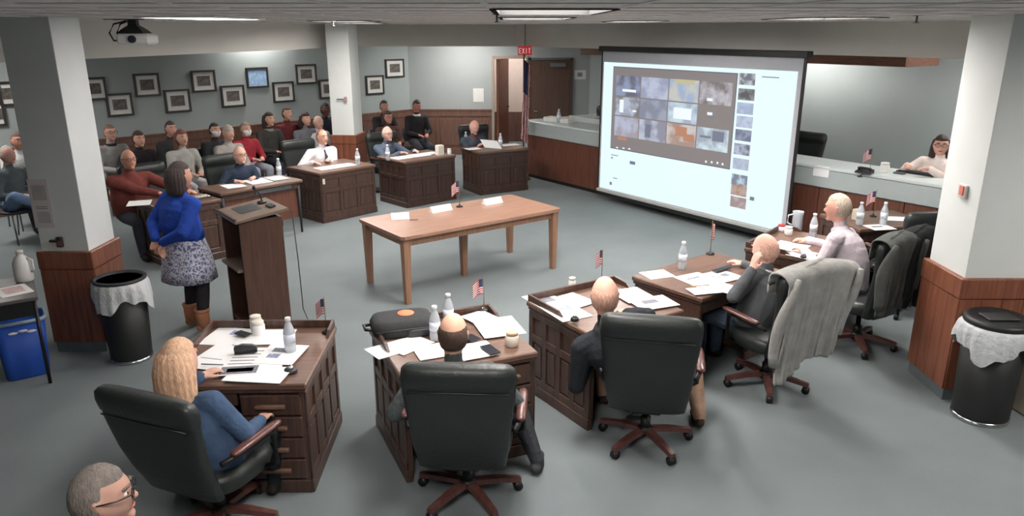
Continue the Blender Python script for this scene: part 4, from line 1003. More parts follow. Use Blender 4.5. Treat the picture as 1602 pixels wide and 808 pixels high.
# ------------------------------------------------------------------ jackets over chair backs
def drape(label, loc, rz, zs, recline, col, hw=.30, drop=.62, inner=.16, seed=1, skew=0., lift=0., x0=0.):
    sh = .44*zs; nx, nv = 56, 46
    top = sh+.02+.69*zs+lift
    def back_y(z): s_ = (z-sh-.02)/zs; return -.245-s_*recline*1.6
    V_ = []; F = []
    for j in range(nv+1):
        v = j/nv; ll = v*(inner+drop+.16)
        for i in range(nx+1):
            u = i/nx*2-1; x = u*hw*(1+.05*sin(v*5+seed))
            dl = drop*(1-.04*sin(u*5+seed)+skew*u)
            if ll < inner: y = back_y(top)+.085; z = top-(inner-ll)
            elif ll < inner+.16:
                a = (ll-inner)/.16*pi; y = back_y(top)+.085*cos(a)-0; z = top+.045*sin(a)
            else:
                q = (ll-inner-.16)/drop; z = top-dl*q
                y = back_y(max(z, sh-.05))-.095-.03*q
                fold = .022*sin(u*11+seed*2+q*1.5)+.014*sin(u*23+seed)+.02*noise.noise(V((u*3, q*3, seed)))
                y -= abs(fold)*(.25+q)
                x *= 1-.18*q*(.5+.5*sin(seed))
            z -= .05*u*u*(1 if ll > inner*.5 else .3)
            V_.append((x+x0, y, z))
    for j in range(nv):
        for i in range(nx):
            a = j*(nx+1)+i; F.append((a, a+1, a+nx+2, a+nx+1))
    b = MB(); b.add(V_, F, 0, True)
    root = thing('draped_jacket', label, 'jacket', loc, rz)
    o = b.build('jacket_body', cloth(col), root); md = o.modifiers.new('s', 'SOLIDIFY'); md.thickness = .012; md.offset = 0
    # a hanging sleeve on either side
    for s in (-1, 1):
        xs = x0+s*hw*.86; pts = []; R = []
        for k in range(9):
            q = k/8; z = top-.02-drop*(.95 if s < 0 else .72)*q
            pts.append((xs+s*.02*sin(q*4), back_y(max(z, sh))-.115-.02*sin(q*5+seed), z)); R.append(.02+.03*min(1, q*2.2)-.006*q)
        MB().tube(pts, R, 14).build('sleeve', cloth(col), root)
    MB().tube([(x+x0, back_y(top)+.04*sin(x*9), top+.035-.04*(x/hw)**2) for x in (-.16, -.08, 0, .08, .16)], [.01, .022, .026, .022, .01], 10).build('collar', cloth(col), root)
    return root
drape('long light grey jacket hung over the back of an office chair', CHD.location, CHD.rotation_euler.z, .97, .12, (160, 160, 156), .35, .76, seed=1.3, skew=-.14)
drape('charcoal jacket hung over the chair of the man in pale pink', CHF.location, CHF.rotation_euler.z, .98, .1, (84, 86, 84), .22, .60, seed=2.6, x0=-.12)
drape('black jacket hung beside the charcoal one on the same chair', CHF.location, CHF.rotation_euler.z, .98, .1, (38, 40, 40), .20, .64, seed=4.1, x0=.16, lift=.02)

# ------------------------------------------------------------------ small things
DZ = .7605
def paper(px, py, w_, h_, deg, label, prints=(), z=DZ, th=.003, m='paper'):
    p = G(px, py, z)
    root = MB().box((-w_/2, -h_/2, 0), (w_/2, h_/2, th)).build('paper_sheet', M[m], None, p, radians(deg))
    tag(root, label, 'paper', 'loose papers on the desks')
    for (x0, y0, x1, y1, im) in prints:
        MB().box((x0*w_, y0*h_, th), (x1*w_, y1*h_, th+.0006)).build('printed_block', M[im], root)
    return root
LN = lambda n=4, w_=.36: [(-w_, .36-i*.7/n-.03, w_-(.12 if i % 2 else 0), .36-i*.7/n, 'ink') for i in range(n)]
stack = [0]
def paper_pile(items, where):
    for i, (px, py, w_, h_, deg, txt, pr) in enumerate(items):
        paper(px, py, w_, h_, deg, txt+' '+where, pr, DZ+.0032*i)
paper_pile([
 (352, 527, .24, .30, -8, 'sheet nearest the far-left rim', [(.05, .1, .3, .35, 'ink2')]), (416, 528, .36, .26, 2, 'wide blank sheet along the far rim', []),
 (345, 560, .30, .36, -14, 'large blank sheet on the left half', [(-.4, -.1, .2, -.08, 'ink')]), (398, 562, .40, .34, 4, 'broad sheet in the middle under the stapler', LN(5)),
 (440, 555, .26, .30, -6, 'sheet with small print right of the stapler', [(-.3, .1, .1, .3, 'ink'), (-.3, -.2, 0, 0, 'ink2')]), (404, 586, .36, .22, -6, 'long sheet along the near edge', []),
 (374, 580, .24, .13, 8, 'printed dark photo sheet', [(-.46, -.42, .46, .42, 'ink'), (-.3, -.2, .35, .2, 'paper')])], 'on the blonde woman\'s desk')
paper_pile([
 (613, 546, .20, .30, -52, 'sheet hanging over the left edge', []), (640, 540, .2, .28, -40, 'folded sheet beside the black bag', []), (690, 548, .34, .22, 22, 'sheet left of the balding head', []),
 (738, 550, .30, .24, 24, 'sheet under the dark phone', []), (780, 512, .30, .34, 18, 'large blank sheet on the right half', []), (757, 500, .2, .3, 40, 'sheet near the round dish', [])], 'on the desk with the black bag')
paper_pile([
 (852, 470, .24, .3, 30, 'map sheet at the far-left corner', [(-.35, -.2, .3, .3, 'ink')]), (885, 488, .26, .34, 28, 'sheet with blue print by the left side', [(-.1, .0, .3, .3, 'ink2')]), (900, 470, .2, .28, 38, 'plain sheet left of the bald head', []),
 (990, 462, .26, .3, 24, 'sheet right of the bald head', []), (1022, 474, .32, .24, 22, 'printed sheet at the right corner', [(-.25, -.05, .15, .25, 'ink')])], 'on the tan-trousered man\'s desk')
paper_pile([
 (1028, 430, .24, .2, 20, 'lone blank sheet at the left corner', []), (1092, 438, .28, .3, 30, 'sheet under the pencil', [(-.3, .1, .2, .2, 'ink')]), (1128, 433, .3, .26, 32, 'sheet with charts', [(-.3, -.1, -.05, .15, 'ink2'), (.05, -.1, .3, .15, 'ink')]),
 (1103, 455, .26, .16, 14, 'sheet overhanging the near edge', []), (1137, 452, .2, .3, 40, 'sheet by the elbow', LN(3))], 'on the bare-topped desk')
paper_pile([(1236, 386, .3, .3, 50, 'sheet in front', []), (1255, 398, .26, .2, 44, 'sheet by the forearm', [])], 'of the man in pale pink')
paper_pile([(1376, 356, .26, .22, 10, 'sheet at the left end', [(-.3, 0, .2, .2, 'ink')]), (1408, 343, .34, .2, -12, 'long sheet at the back', []), (1445, 354, .34, .22, -20, 'long sheet at the right end', []), (1452, 362, .2, .16, -30, 'small sheet at the right corner', [(-.3, -.2, .3, .2, 'ink')])], 'on the desk by the right column')
paper_pile([(218, 318, .26, .3, 20, 'white sheet in front of the maroon shirt', [])], 'on the desk at left')
paper_pile([(365, 291, .26, .3, 42, 'sheet under the hands of the bald man', []), (403, 284, .30, .36, 42, 'large sheet in the middle', []), (433, 279, .24, .3, 44, 'sheet by the bottle', [])], 'on the leg table')
paper_pile([(510, 263, .3, .26, 44, 'sheet at the left', []), (538, 259, .34, .26, 44, 'sheet under the forearm', [(0, -.1, .2, .1, 'ink')])], 'on the desk of the man in the white shirt')
paper_pile([(628, 247, .3, .26, 42, 'sheet by the bottle', []), (655, 243, .34, .28, 42, 'large sheet', []), (672, 240, .26, .2, 42, 'sheet beside the cream box', [])], 'on the desk of the man in denim')
paper_pile([(740, 233, .26, .22, 30, 'sheet under the reading man', []), (798, 227, .34, .22, 30, 'sheet at the right end', [])], 'on the desk beside the flag pole')
# newspaper held by the man at the end of the far row
p = G(768, 226, .84); o = MB().box((-.17, -.12, 0), (.17, .12, .006)).build('open_booklet', M['paper'], None, p); o.rotation_euler = (.5, .15, .5); tag(o, 'white booklet held open by the bald man in slate polo', 'booklet')

def bottle_proto():
    t = thing('water_bottle', 'x', 'bottle')
    MB().lathe([(.028, 0), (.033, .008), (.033, .05), (.031, .056), (.033, .062), (.033, .13), (.030, .15), (.016, .19), (.0135, .195), (.0135, .205)], 20).build('bottle_body', M['pet'], t)
    MB().lathe([(.0338, .07), (.0338, .125)], 20).build('label_band', M['bottle_label'], t)
    MB().lathe([(.0165, .203), (.0165, .222), (.012, .224)], 16).build('cap', M['white'], t)
    return t
bp_ = [bottle_proto(), False]
def bottle(px, py, label, z=DZ, k=1.12):
    t = bp_[0] if not bp_[1] else copy_tree(bp_[0]); bp_[1] = True
    t.location = G(px, py, z); t.scale = (k, k, k); tag(t, label, 'bottle', 'clear plastic water bottles')
for a in [(455, 553, 'clear water bottle on the blonde woman\'s desk'), (681, 533, 'clear water bottle left of the balding head, nearer of two'), (702, 512, 'clear water bottle behind the balding head, farther of two'),
          (1067, 421, 'clear water bottle standing on the bare-topped desk'), (1271, 372, 'clear water bottle before the man in pale pink'), (1381, 352, 'clear water bottle on the desk by the right column'),
          (437, 275, 'water bottle on the leg table beside the papers'), (560, 258, 'water bottle on the desk of the man in the white shirt'), (607, 251, 'water bottle left on the denim man\'s desk'),
          (783, 231, 'water bottle right on the desk beside the flag pole'), (729, 228, 'water bottle left on the desk beside the flag pole'), (1344, 352, 'water bottle by the beige box on the right desk')]:
    bottle(*a)
bottle(874, 192, 'small bottle on the left end of the dais counter', 1.1005)

def flag_proto():
    t = thing('desk_flag', 'x', 'flag')
    MB().lathe([(.034, 0), (.034, .01), (.012, .016), (.006, .03)], 16).build('base', M['black'], t)
    MB().tube([(0, 0, .012), (0, 0, .27), (0, 0, .285)], [.003, .003, .001], 6).build('pole', M['gold'], t)
    b = MB(); nx, nz = 10, 13
    def fp(i, j):
        u = i/nx; return (.006+.075*u, .012*sin(u*7)*(.4+u), .262-.115*(j/nz)-.055*u*u)
    for j in range(nz):
        for i in range(nx):
            q = [fp(i, j), fp(i+1, j), fp(i+1, j+1), fp(i, j+1)]
            b.add(q, [(0, 1, 2, 3)], 2 if (j < 7 and i < 4) else (0 if j % 2 == 0 else 1), True)
    o = b.build('flag_cloth', [M['flag_red'], M['flag_white'], M['flag_blue']], t); md = o.modifiers.new('s', 'SOLIDIFY'); md.thickness = .0015
    return t
fp_ = [flag_proto(), False]
def flag(px, py, label, z=DZ, rz=0., k=1.): 
    t = fp_[0] if not fp_[1] else copy_tree(fp_[0]); fp_[1] = True
    t.location = G(px, py, z); t.scale = (k, k, k); t.rotation_euler = (0, 0, rz); tag(t, label, 'flag', 'small American flags on desk stands')
flag(511, 521, 'small American flag on the blonde woman\'s desk', rz=2.6, k=.95)
flag(757, 489, 'small American flag on the desk with the black bag', rz=2.8, k=1.0)
flag(941, 442, 'small American flag behind the bald man in tan trousers', rz=2.0, k=1.05)
flag(1111, 398, 'small American flag on the bare-topped desk', rz=1.2, k=1.15)
flag(1366, 339, 'small American flag on the desk by the right column', rz=2.4, k=1.1)
flag(719, 324, 'small American flag on the long oak table', .7505, 2.7, 1.2)
flag(1360, 272, 'small American flag on the dais counter', 1.1005, 2.4, 1.15)

# name cards on the oak table
for px, py, deg, w_, l in ((626, 342, 12, .2, 'white folded card at the left end of the oak table'), (689, 330, 40, .28, 'white folded name card in the middle of the oak table'), (770, 318, 40, .26, 'white name card at the right of the oak table')):
    p = G(px, py, .7505)
    t = MB().prism([(-.05, 0), (.05, 0), (.006, .065), (-.006, .065)], -w_/2, w_/2).build('name_card', M['paper'], None, p); t.rotation_euler = (pi/2, 0, radians(deg)+pi/2); tag(t, l, 'card', 'cards on the oak table')
o = MB().tube([(0, 0, .004), (.09, .02, .004)], .004).build('pencil', M['wood_base'], None, G(641, 345, .751)); tag(o, 'short brown pencil beside the left card on the oak table', 'pencil')

# desk A: jar, cup, stapler, dish
def jar(px, py, label, col='white', r=.035, h=.10, lid='cream', z=DZ, cat='jar'):
    t = thing('lidded_jar', label, cat, G(px, py, z))
    MB().lathe([(r*.9, 0), (r, .008), (r, h*.72), (r*.82, h*.8)], 20).build('jar_body', M[col], t)
    MB().lathe([(r*.9, h*.78), (r*.9, h), (r*.8, h*1.02)], 20).build('lid', M[lid], t); return t
jar(401, 513, 'white lidded jar at the far rim of the blonde woman\'s desk', r=.042, h=.09)
jar(405, 524, 'crumpled-looking white cup beside the lidded jar', r=.045, h=.10, col='paper')
def stapler(px, py, deg, label):
    t = thing('stapler', label, 'stapler', G(px, py, DZ+.02), radians(deg))
    MB().box((-.07, -.018, 0), (.07, .018, .012), .004).build('base_arm', M['black'], t)
    MB().loft([[(x, y*.018, z+dz) for y, dz in ((-1, 0), (1, 0), (.7, h), (-.7, h))] for x, z, h in ((-.07, .02, .025), (-.02, .025, .035), (.04, .022, .03), (.07, .018, .02))], smooth=False).build('top_arm', M['dark'], t)
stapler(385, 552, 15, 'dark stapler lying on the papers of the blonde woman\'s desk')
def phone(px, py, deg, label, z=DZ+.02, w_=.075, h_=.15):
    t = thing('phone', label, 'phone', G(px, py, z), radians(deg))
    MB().box((-w_/2, -h_/2, 0), (w_/2, h_/2, .008), .003).build('case', M['black'], t); MB().box((-w_/2+.004, -h_/2+.006, .008), (w_/2-.004, h_/2-.006, .0086)).build('screen', M['glass_black'], t)
phone(767, 548, 30, 'dark phone on a sheet right of the balding head')
phone(380, 523, 60, 'small dark phone near the white jar', w_=.06, h_=.11)
phone(738, 530, 40, 'dark gadget just behind the balding head', w_=.08, h_=.11)
phone(1129, 422, -52, 'black tablet case on the bare-topped desk', w_=.06, h_=.2)
def dish(px, py, label, r=.045, z=DZ, body='black', inn='steel'):
    t = thing('microphone_puck', label, 'microphone', G(px, py, z))
    MB().lathe([(r, 0), (r*1.05, .012), (r*.9, .025), (r*.5, .03)], 24).build('puck_body', M[body], t)
    MB().lathe([(r*.45, .028), (r*.45, .036), (r*.3, .04)], 18).build('centre_button', M[inn], t)
dish(455, 583, 'small grey puck microphone at the near-right of the blonde woman\'s desk', .04, body='dark', inn='chrome')
dish(755, 487, 'round black puck microphone with silver centre on the bag desk', .06, inn='chrome')
dish(899, 502, 'small black puck on the papers of the man in tan trousers', .03, DZ+.02)
dish(1258, 404, 'black puck near the forearm of the man in pale pink', .035)
jar(801, 541, 'cream mug with tan lid on the desk with the black bag', col='cream', r=.045, h=.1, lid='amber', cat='mug')
jar(895, 451, 'small white cup at the far rim of the tan-trousers desk', r=.03, h=.09)
jar(1233, 368, 'white cup before the man in pale pink', r=.04, h=.09, lid='white')
jar(1222, 362, 'crumpled white tissue cup with red lid at the screen corner', r=.04, h=.07, lid='red')
# pitcher with handle
t = thing('clear_pitcher', 'clear pitcher with a handle at the screen\'s lower-right corner', 'pitcher', G(1246, 360, DZ))
MB().lathe([(.05, 0), (.055, .02), (.05, .16), (.058, .2), (.052, .2), (.046, .16), (.048, .02), (.03, .01)], 22).build('vessel', M['pet'], t)
MB().tube([(-.05, 0, .17), (-.1, 0, .16), (-.105, 0, .08), (-.052, 0, .05)], .008).build('handle', M['white'], t)
# beige box and pencil on right desks
o = MB().box((-.05, -.04, 0), (.05, .04, .12), .006).build('tissue_box', M['card'], None, G(1341, 344, DZ), .4); tag(o, 'small beige box on the desk by the right column', 'box')
o = MB().tube([(0, 0, .004), (.16, .03, .004)], .004).build('pencil', M['gold'], None, G(1080, 449, DZ+.02)); tag(o, 'yellow pencil on the sheet of the bare-topped desk', 'pencil')
o = MB().tube([(0, 0, .004), (.14, -.01, .004)], .004).build('pen', M['steel'], None, G(315, 571, DZ+.02)); tag(o, 'grey pen on the papers beside the blonde hair', 'pen')
# black bag on desk B
t = thing('black_bag', 'black padded laptop bag with orange oval patch on a desk', 'bag', G(630, 517, DZ), radians(18))
MB().loft([superring((0, 0, z), w_, d, 28, 4) for z, w_, d in ((.0, .19, .13), (.012, .215, .15), (.07, .22, .155), (.105, .20, .14), (.112, .16, .11))]).build('bag_body', mat('bag_nylon', (44, 46, 48), .8, .12, 20, .3, 90), t)
MB().lathe([(.06, .113), (.058, .117), (.02, .118)], 24).build('orange_patch', mat('orange_patch', (214, 130, 92), .8, .2, 60), t, (.03, .03, 0))
MB().tube([(x, -.156, z) for x, z in ((-.2, .06), (-.08, .064), (.08, .064), (.2, .06))], .006).build('zip', M['dark'], t)
MB().tube([(-.21, -.06, .05), (-.26, -.05, .055), (-.262, .03, .055), (-.21, .05, .05)], .012).build('carry_handle', M['black'], t)
MB().loft([superring((.1, -.162, z), w_, .012, 16, 4) for z, w_ in ((.012, .08), (.02, .09), (.05, .09), (.06, .08))]).build('pocket', M['dark'], t)
# keyboard-like tray at desk E1
t = thing('document_tray', 'pale ribbed tray on the right end of the far-left desk', 'tray', on_desk(E1c, E1f, -.18, .16, .7605), yaw_of(E1f))
MB().box((-.15, -.07, 0), (.15, .07, .018), .004).build('tray_base', M['dark'], t)
sm = MB().box((-.012, -.06, .018), (.012, .06, .028)).mesh('rib', M['cream'])
for i in range(7): obj('rib', sm, t, (-.12+.04*i, 0, 0))
# cream box and cup on E4
o = MB().box((-.06, -.05, 0), (.06, .05, .17), .008).build('tissue_box', M['cream'], None, G(688, 243, DZ), .7); tag(o, 'tall cream box at the right end of the denim man\'s desk', 'box')
jar(703, 242, 'white cup beside the tall cream box', r=.035, h=.1, lid='white')
# white tag hanging on the front of the white-shirt desk
o = MB().box((-.02, -.006, -.04), (.02, 0, .04), .003).build('hanging_tag', M['cream']); p = by_corner((-2.81, 10.75), (.66, .75), 0, 0)[0]; a = V((.66, .75, 0)).normalized()
o.location = p+a*.06+V((a.y, -a.x, 0))*.0+V((0, 0, .63)); o.rotation_euler = (0, 0, atan2(a.y, a.x)); tag(o, 'small cream tag on the front of the white-shirt man\'s desk', 'tag')

# dais counter things
def onc(px, py): return G(px, py, 1.1005)
t = thing('desk_phone', 'small dark desk phone at the counter edge below the flag', 'phone', onc(1352, 271), rzK)
MB().loft([[(x, y, z) for x, y, z in ((-.09, -.06, a_), (.09, -.06, a_), (.09, .06, b_), (-.09, .06, b_))] for a_, b_ in ((0, 0), (.02, .05))], smooth=False).build('phone_base', M['dark'], t)
MB().tube([(-.08, 0, .05), (-.04, 0, .062), (.04, 0, .062), (.08, 0, .05)], [.02, .013, .013, .02], 10).build('handset', M['black'], t)
jar(1383, 270, 'white coffee cup with dark band on the dais counter', r=.055, h=.12, lid='white', z=1.1005)
t = thing('laptop_keyboard', 'black keyboard on the counter before the woman in white', 'keyboard', onc(1434, 272), rzK)
MB().box((-.22, -.07, 0), (.22, .07, .018), .004).build('keyboard_base', M['black'], t); sm = MB().box((-.008, -.008, .018), (.008, .008, .023)).mesh('key', M['dark'])
for i in range(18):
    for j in range(5): obj('key', sm, t, (-.195+.023*i, -.048+.024*j, 0))
o = MB().box((-.11, -.004, -.07), (.11, 0, .07)).build('counter_notice', M['paper']); p = GP(1285, 268, K0-nK*.004, nK); o.location = p-nK*.003; o.rotation_euler = (0, 0, rzK); tag(o, 'pale notice fixed to the counter fascia right of the screen', 'notice')
o = MB().box((-.06, -.04, 0), (.06, .04, .02), .005).build('counter_puck', M['steel'], None, onc(1407, 272), rzK); tag(o, 'small silver box between cup and keyboard on the counter', 'box')
t = thing('gooseneck_microphone', 'thin black microphone lying at the counter edge', 'microphone', onc(1345, 277), rzK)
MB().lathe([(.03, 0), (.03, .012), (.01, .016)], 14).build('base', M['black'], t); MB().tube([(0, 0, .012), (.05, -.02, .05), (.14, -.03, .055)], .006).build('stem', M['black'], t)
o = MB().box((-.3, -.12, 0), (.3, .12, .08), .006).build('counter_binder', M['white'], None, K0+dK*.6+nK*.35+V((0, 0, 1.1005)), rzK+.2); tag(o, 'white flat box on the left end of the dais counter', 'box')

# ------------------------------------------------------------------ bins, side table, recycling
def bin_(label, x, y, h, r0, r1, lid, seed):
    t = thing('trash_can', label, 'trash can', (x, y, 0))
    MB().lathe([(r0, .02), (r0*1.02, .05), (r1, h), (r1-.02, h), (r0-.01, .06), (.02, .05)], 36).build('can_body', M['bin'], t)
    MB().lathe([(r0*1.03, 0), (r0*1.05, .01), (r0*1.04, .03), (r0*.9, .035)], 36).build('chrome_ring', M['chrome'], t)
    n_ = 64; R = []
    for q, dr in ((0, -.012), (.0, .012), (.12, .028), (.4, .035), (.75, .04), (1., .034)):
        row = []
        for k in range(n_):
            a_ = 2*pi*k/n_; dl = .20+.05*sin(a_*3+seed)+.025*sin(a_*8+seed)
            wv = .010*sin(a_*17+seed)*(.3+q)+.02*q*sin(a_*4+seed*2)
            row.append(((r1+dr+wv)*cos(a_), (r1+dr+wv)*sin(a_), h+.012-dl*q))
        R.append(row)
    MB().loft(R, cap=False).build('bin_liner', M['bag'], t)
    if lid:
        l_ = MB().lathe([(r1+.012, h+.012), (r1+.014, h+.045), (r1*.9, h+.062), (r1*.86, h+.05), (.02, h+.045)], 36).build('lid', M['bin'], t)
        MB().box((-.11, -.07, h+.05), (.11, .07, h+.064), .006).build('flap', M['dark'], l_)
    else: MB().lathe([(r1+.016, h+.012), (r1+.02, h+.03), (r1-.005, h+.036), (r1-.012, h+.012)], 36).build('rim_ring', M['dark'], t)
    return t
bin_('black trash can with white liner beside the left column', -3.35, 6.02, .72, .165, .195, False, 1.)
bin_('black trash can with white liner and lid at the right column', 3.50, 4.985, .74, .185, .21, True, 2.3)
# the liner's knotted bulge on the left bin
ax_ = V((-.82, -.57, 0)).normalized(); ay_ = V((-ax_.y, ax_.x, 0))
c0 = V((-3.74, 5.52, 0)); rz_t = atan2(-ax_.y, -ax_.x)
t = thing('side_table', 'dark folding table at the left edge with jug and paper', 'table', c0, rz_t)      # local -x runs left along the table, +y to the column
MB().box((-1.3, 0, .725), (0, .68, .755), .006).build('tabletop', mat('table_grey', (96, 92, 90), .35, .08), t)
MB().box((-1.28, .02, .60), (-.02, .04, .725)).build('apron', M['black'], t)
MB().box((-1.28, .64, .60), (-.02, .66, .725)).build('apron', M['black'], t)
for x in (-.03, -1.26):
    for y in (.03, .64): MB().tube([(x, y, 0), (x, y, .725)], .014).build('leg', M['black'], t)
def side(x, y): q = Matrix.Rotation(rz_t, 3, 'Z') @ V((x, y, 0)); return c0+q+V((0, 0, .7555))
t = thing('white_jug', 'white plastic jug on the dark side table at left', 'jug', side(-.06, .52))
MB().lathe([(.06, 0), (.07, .01), (.07, .15), (.05, .2), (.025, .225), (.025, .24)], 22).build('jug_body', M['white'], t); MB().lathe([(.028, .238), (.028, .262), (.02, .265)], 16).build('cap', M['cream'], t)
MB().tube([(.05, 0, .2), (.09, 0, .18), (.09, 0, .1), (.068, 0, .08)], .01).build('handle', M['white'], t)
o = MB().box((-.11, -.14, 0), (.11, .14, .004)).build('paper_sheet', M['paper'], None, side(-.15, .27), rz_t+.2); MB().box((-.07, -.08, .004), (.07, .1, .0046)).build('printed_block', mat('pink_print', (216, 190, 186), .8, .2, 40), o); tag(o, 'printed sheet on the dark side table at left', 'paper')
t = thing('recycling_bin', 'blue plastic recycling bin under the side table at left', 'recycling bin', (-4.08, 5.72, 0), rz_t)
def rr(w_, d_, z, n_=24): return superring((0, 0, z), w_, d_, n_, 5)
MB().loft([rr(.15, .12, 0), rr(.158, .126, .01), rr(.19, .155, .50), rr(.18, .145, .50), rr(.15, .12, .03)]).build('bin_body', M['blue'], t)
MB().loft([rr(.19, .155, .485), rr(.205, .17, .49), rr(.205, .17, .515), rr(.185, .15, .515), rr(.185, .15, .49)], cap=False).build('rim', mat('bin_rim', (150, 170, 190), .5, .05), t)
for (a_, b_, h_) in ((-.05, .0, .03), (.02, .0, .045), (.08, .0, .02)): MB().ell((a_, -.152, .40+h_*.6), (.035, .006, .012)).build('recycling_mark', M['white'], t)

# things on the columns
o = MB().box((-.085, -.003, -.21), (.085, 0, .21)).build('wall_notice', mat('notice_paper', (206, 200, 198), .8, .03), None, (-3.99, 6.163, 1.36)); tag(o, 'tall pale notice taped to the front of the left column', 'notice')
for z in (-.03, -.045): MB().box((-.05, -.004, z), (.05, -.003, z+.006)).build('caption_line', M['ink'], o)
MB().box((-.06, -.0036, .03), (.06, -.003, .16)).build('grey_panel', mat('notice_grey', (176, 172, 170), .8, .1), o)
MB().box((-.05, -.0036, -.17), (.06, -.003, -.07)).build('grey_panel', mat('notice_grey2', (176, 172, 170), .8, .1), o)
t = thing('wall_socket', 'small dark red and black switch low on the left column', 'switch', (-3.885, 6.16, 1.03))
MB().box((-.025, -.03, -.05), (.03, 0, .04), .006).build('switch_plate', M['dark'], t); MB().box((-.07, -.05, .0), (.0, -.02, .02), .005).build('lever', M['black'], t); MB().box((-.015, -.036, -.03), (.02, -.03, .01)).build('red_button', mat('dull_red', (120, 50, 52), .5), t)
t = thing('thermostat', 'small grey and red wall device on the centre column', 'wall device', (-2.93, 13.10, 1.62), -.12)
MB().box((-.1, -.012, -.008), (.02, 0, .008)).build('name_strip', M['steel'], t); MB().box((.035, -.03, -.04), (.085, 0, .04), .006).build('device_body', mat('dull_pink', (170, 130, 126), .6), t)
t = thing('fire_switch', 'pale red marked switch on the left face of the right column', 'switch', (3.372, 5.45, 1.62), -pi/2)
MB().box((-.05, -.02, -.05), (.05, 0, .05), .006).build('plate', mat('switch_plate', (214, 200, 196), .5), t); MB().box((-.02, -.03, -.03), (.03, -.02, .04), .004).build('red_mark', mat('faded_red', (206, 120, 104), .6), t)
o = MB().box((-.02, -.06, 0), (.02, .06, .11), .006).build('red_box', M['red'], None, (3.955, 5.17, 1.0)); o.location = (3.95, 5.2, 1.0005); tag(o, 'small red box at the right picture edge on the right column', 'box')
o = MB().box((-.02, -.25, 0), (.02, .25, .8), .004).build('leaning_board', M['card'], None, (3.98, 5.0, .0)); o.rotation_euler = (0, .12, .2); o.location = (3.86, 4.96, .004); tag(o, 'beige board leaning beside the right trash can', 'board')

# ceiling projector
t = thing('ceiling_projector', 'white projector on a black bracket hanging from the ceiling', 'projector', (-3.55, 7.4, CEIL), .1)
MB().box((-.17, -.13, -.235), (.13, .13, -.135), .02).build('projector_body', M['white'], t)
MB().lathe([(.035, 0), (.035, .03), (.028, .03)], 18).build('lens', M['glass_black'], t, (-.02, -.128, -.185), rot=(pi/2, 0, 0))
MB().loft([[(x*w_-.04, y*w_, z) for x, y in ((-1, -1), (1, -1), (1, 1), (-1, 1))] for z, w_ in ((-.135, .12), (-.10, .09), (-.06, .04), (0, .035))], smooth=False).build('bracket', M['black'], t)
MB().box((-.3, -.02, -.012), (.06, .02, 0)).build('ceiling_plate', M['black'], t)
for dy, k in ((0, 1), (.04, .8)): MB().tube([(-.1, dy, -.02), (-.22*k, dy, -.05), (-.27*k, dy, -.13), (-.24*k, dy, -.2), (-.16, dy, -.2)], .008).build('cable', M['black'], t)

# EXIT sign, flag pole, wall bits by the doors
t = thing('exit_sign', 'red exit sign hanging below the beam above the flag pole', 'sign', (.24, 14.30, 2.42))
MB().box((-.13, -.03, -.1), (.13, .03, .06), .008).build('sign_box', emis('exit_red', (196, 48, 56), .55), t)
MB().tube([(0, 0, .06), (0, 0, .45)], .01).build('hanger', M['steel'], t)
wl = emis('exit_white', (236, 200, 200), .7)
def bar(x0, z0, x1, z1, L_):
    d = V((x1-x0, 0, z1-z0)); MB().tube([(x0, -.032, z0), (x1, -.032, z1)], .0065, 6).build('letter_stroke', wl, L_)
for k, st in enumerate(([(0, 0, 0, 1), (0, 0, 1, 0), (0, .5, .8, .5), (0, 1, 1, 1)], [(0, 0, 1, 1), (0, 1, 1, 0)], [(.5, 0, .5, 1)], [(.5, 0, .5, 1), (0, 1, 1, 1)])):
    for a_ in st: bar(-.105+.056*k+a_[0]*.036, -.07+a_[1]*.09, -.105+.056*k+a_[2]*.036, -.07+a_[3]*.09, t)
t = thing('floor_flag', 'tall American flag drooping on a pole beside the dais counter', 'flag', (.22, 14.2, 0))
MB().lathe([(.14, 0), (.14, .02), (.05, .05), (.03, .1)], 24).build('base', M['gold'], t); MB().tube([(0, 0, .05), (0, 0, 2.28)], .014).build('pole', M['wood_base'], t); MB().ell((0, 0, 2.31), (.025, .025, .03)).build('finial', M['gold'], t)
b = MB(); ns = 26; nz = 30
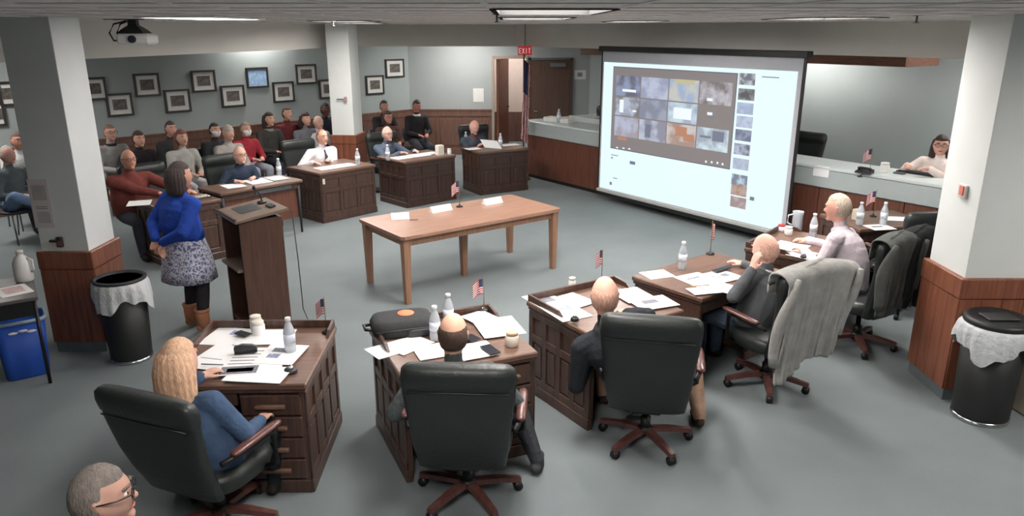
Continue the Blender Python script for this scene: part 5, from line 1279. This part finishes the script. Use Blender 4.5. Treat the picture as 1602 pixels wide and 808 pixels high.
for j in range(nz):
    for i in range(ns):
        def fpt(i_, j_):
            u = i_/ns; v = j_/nz; return (.015+(.10+.05*v)*u*(1-.2*v)-.06*v, -.05*sin(u*15)*(.4+v*.6)-.03, 2.24-1.45*v-.1*u)
        b.add([fpt(i, j), fpt(i+1, j), fpt(i+1, j+1), fpt(i, j+1)], [(0, 1, 2, 3)], 2 if (j < 12 and i < 17) else ((i//2+j//4) % 2), True)
o = b.build('flag_cloth', [M['flag_red'], M['flag_white'], M['flag_blue']], t); md = o.modifiers.new('s', 'SOLIDIFY'); md.thickness = .004
o = MB().box((-.12, -.01, -.15), (.12, 0, .15), .003).build('wall_plate', M['matte'], None, (-.76, YB-.001, 1.35)); tag(o, 'pale square plate on the wall left of the open door', 'plate')
o = MB().box((-.13, -.006, -.10), (.13, 0, .10)).build('wall_paper_notice', M['matte'], None, (1.53, YB-.001, 1.80)); MB().box((-.06, -.007, -.04), (.05, -.006, .05)).build('printed_block', M['ink'], o); tag(o, 'white notice on the wall right of the dark door', 'notice')
# blue bag on the lap of the man at the left edge
p = G(30, 278, .72); t = thing('blue_bag', 'blue cloth bag on the lap of the man at the left edge', 'bag', (p.x, p.y, .68), .3)
MB().loft([superring((0, 0, z), w_, d, 20, 2.6) for z, w_, d in ((0, .10, .08), (.03, .15, .11), (.12, .15, .10), (.2, .10, .06), (.22, .05, .03))]).build('bag_body', cloth((40, 62, 120)), t)
MB().tube([(-.06, 0, .2), (-.04, 0, .28), (.04, 0, .28), (.06, 0, .2)], .01).build('strap', cloth((40, 62, 120)), t)
# sprinkler heads on the ceiling
for x, y, l in ((-2.2, 9.6, 'small sprinkler head on the ceiling left of the centre column'), (-.1, 5.2, 'small sprinkler head on the ceiling near the picture centre'), (2.9, 5.6, 'small sprinkler head on the ceiling at the right')):
    t = thing('sprinkler_head', l, 'sprinkler', (x, y, CEIL)); MB().lathe([(.03, -.006), (.03, 0)], 14).build('escutcheon', M['steel'], t); MB().lathe([(.008, -.05), (.008, -.006)], 8).build('stem', M['steel'], t); MB().lathe([(.02, -.055), (.02, -.05)], 12).build('deflector', M['steel'], t)
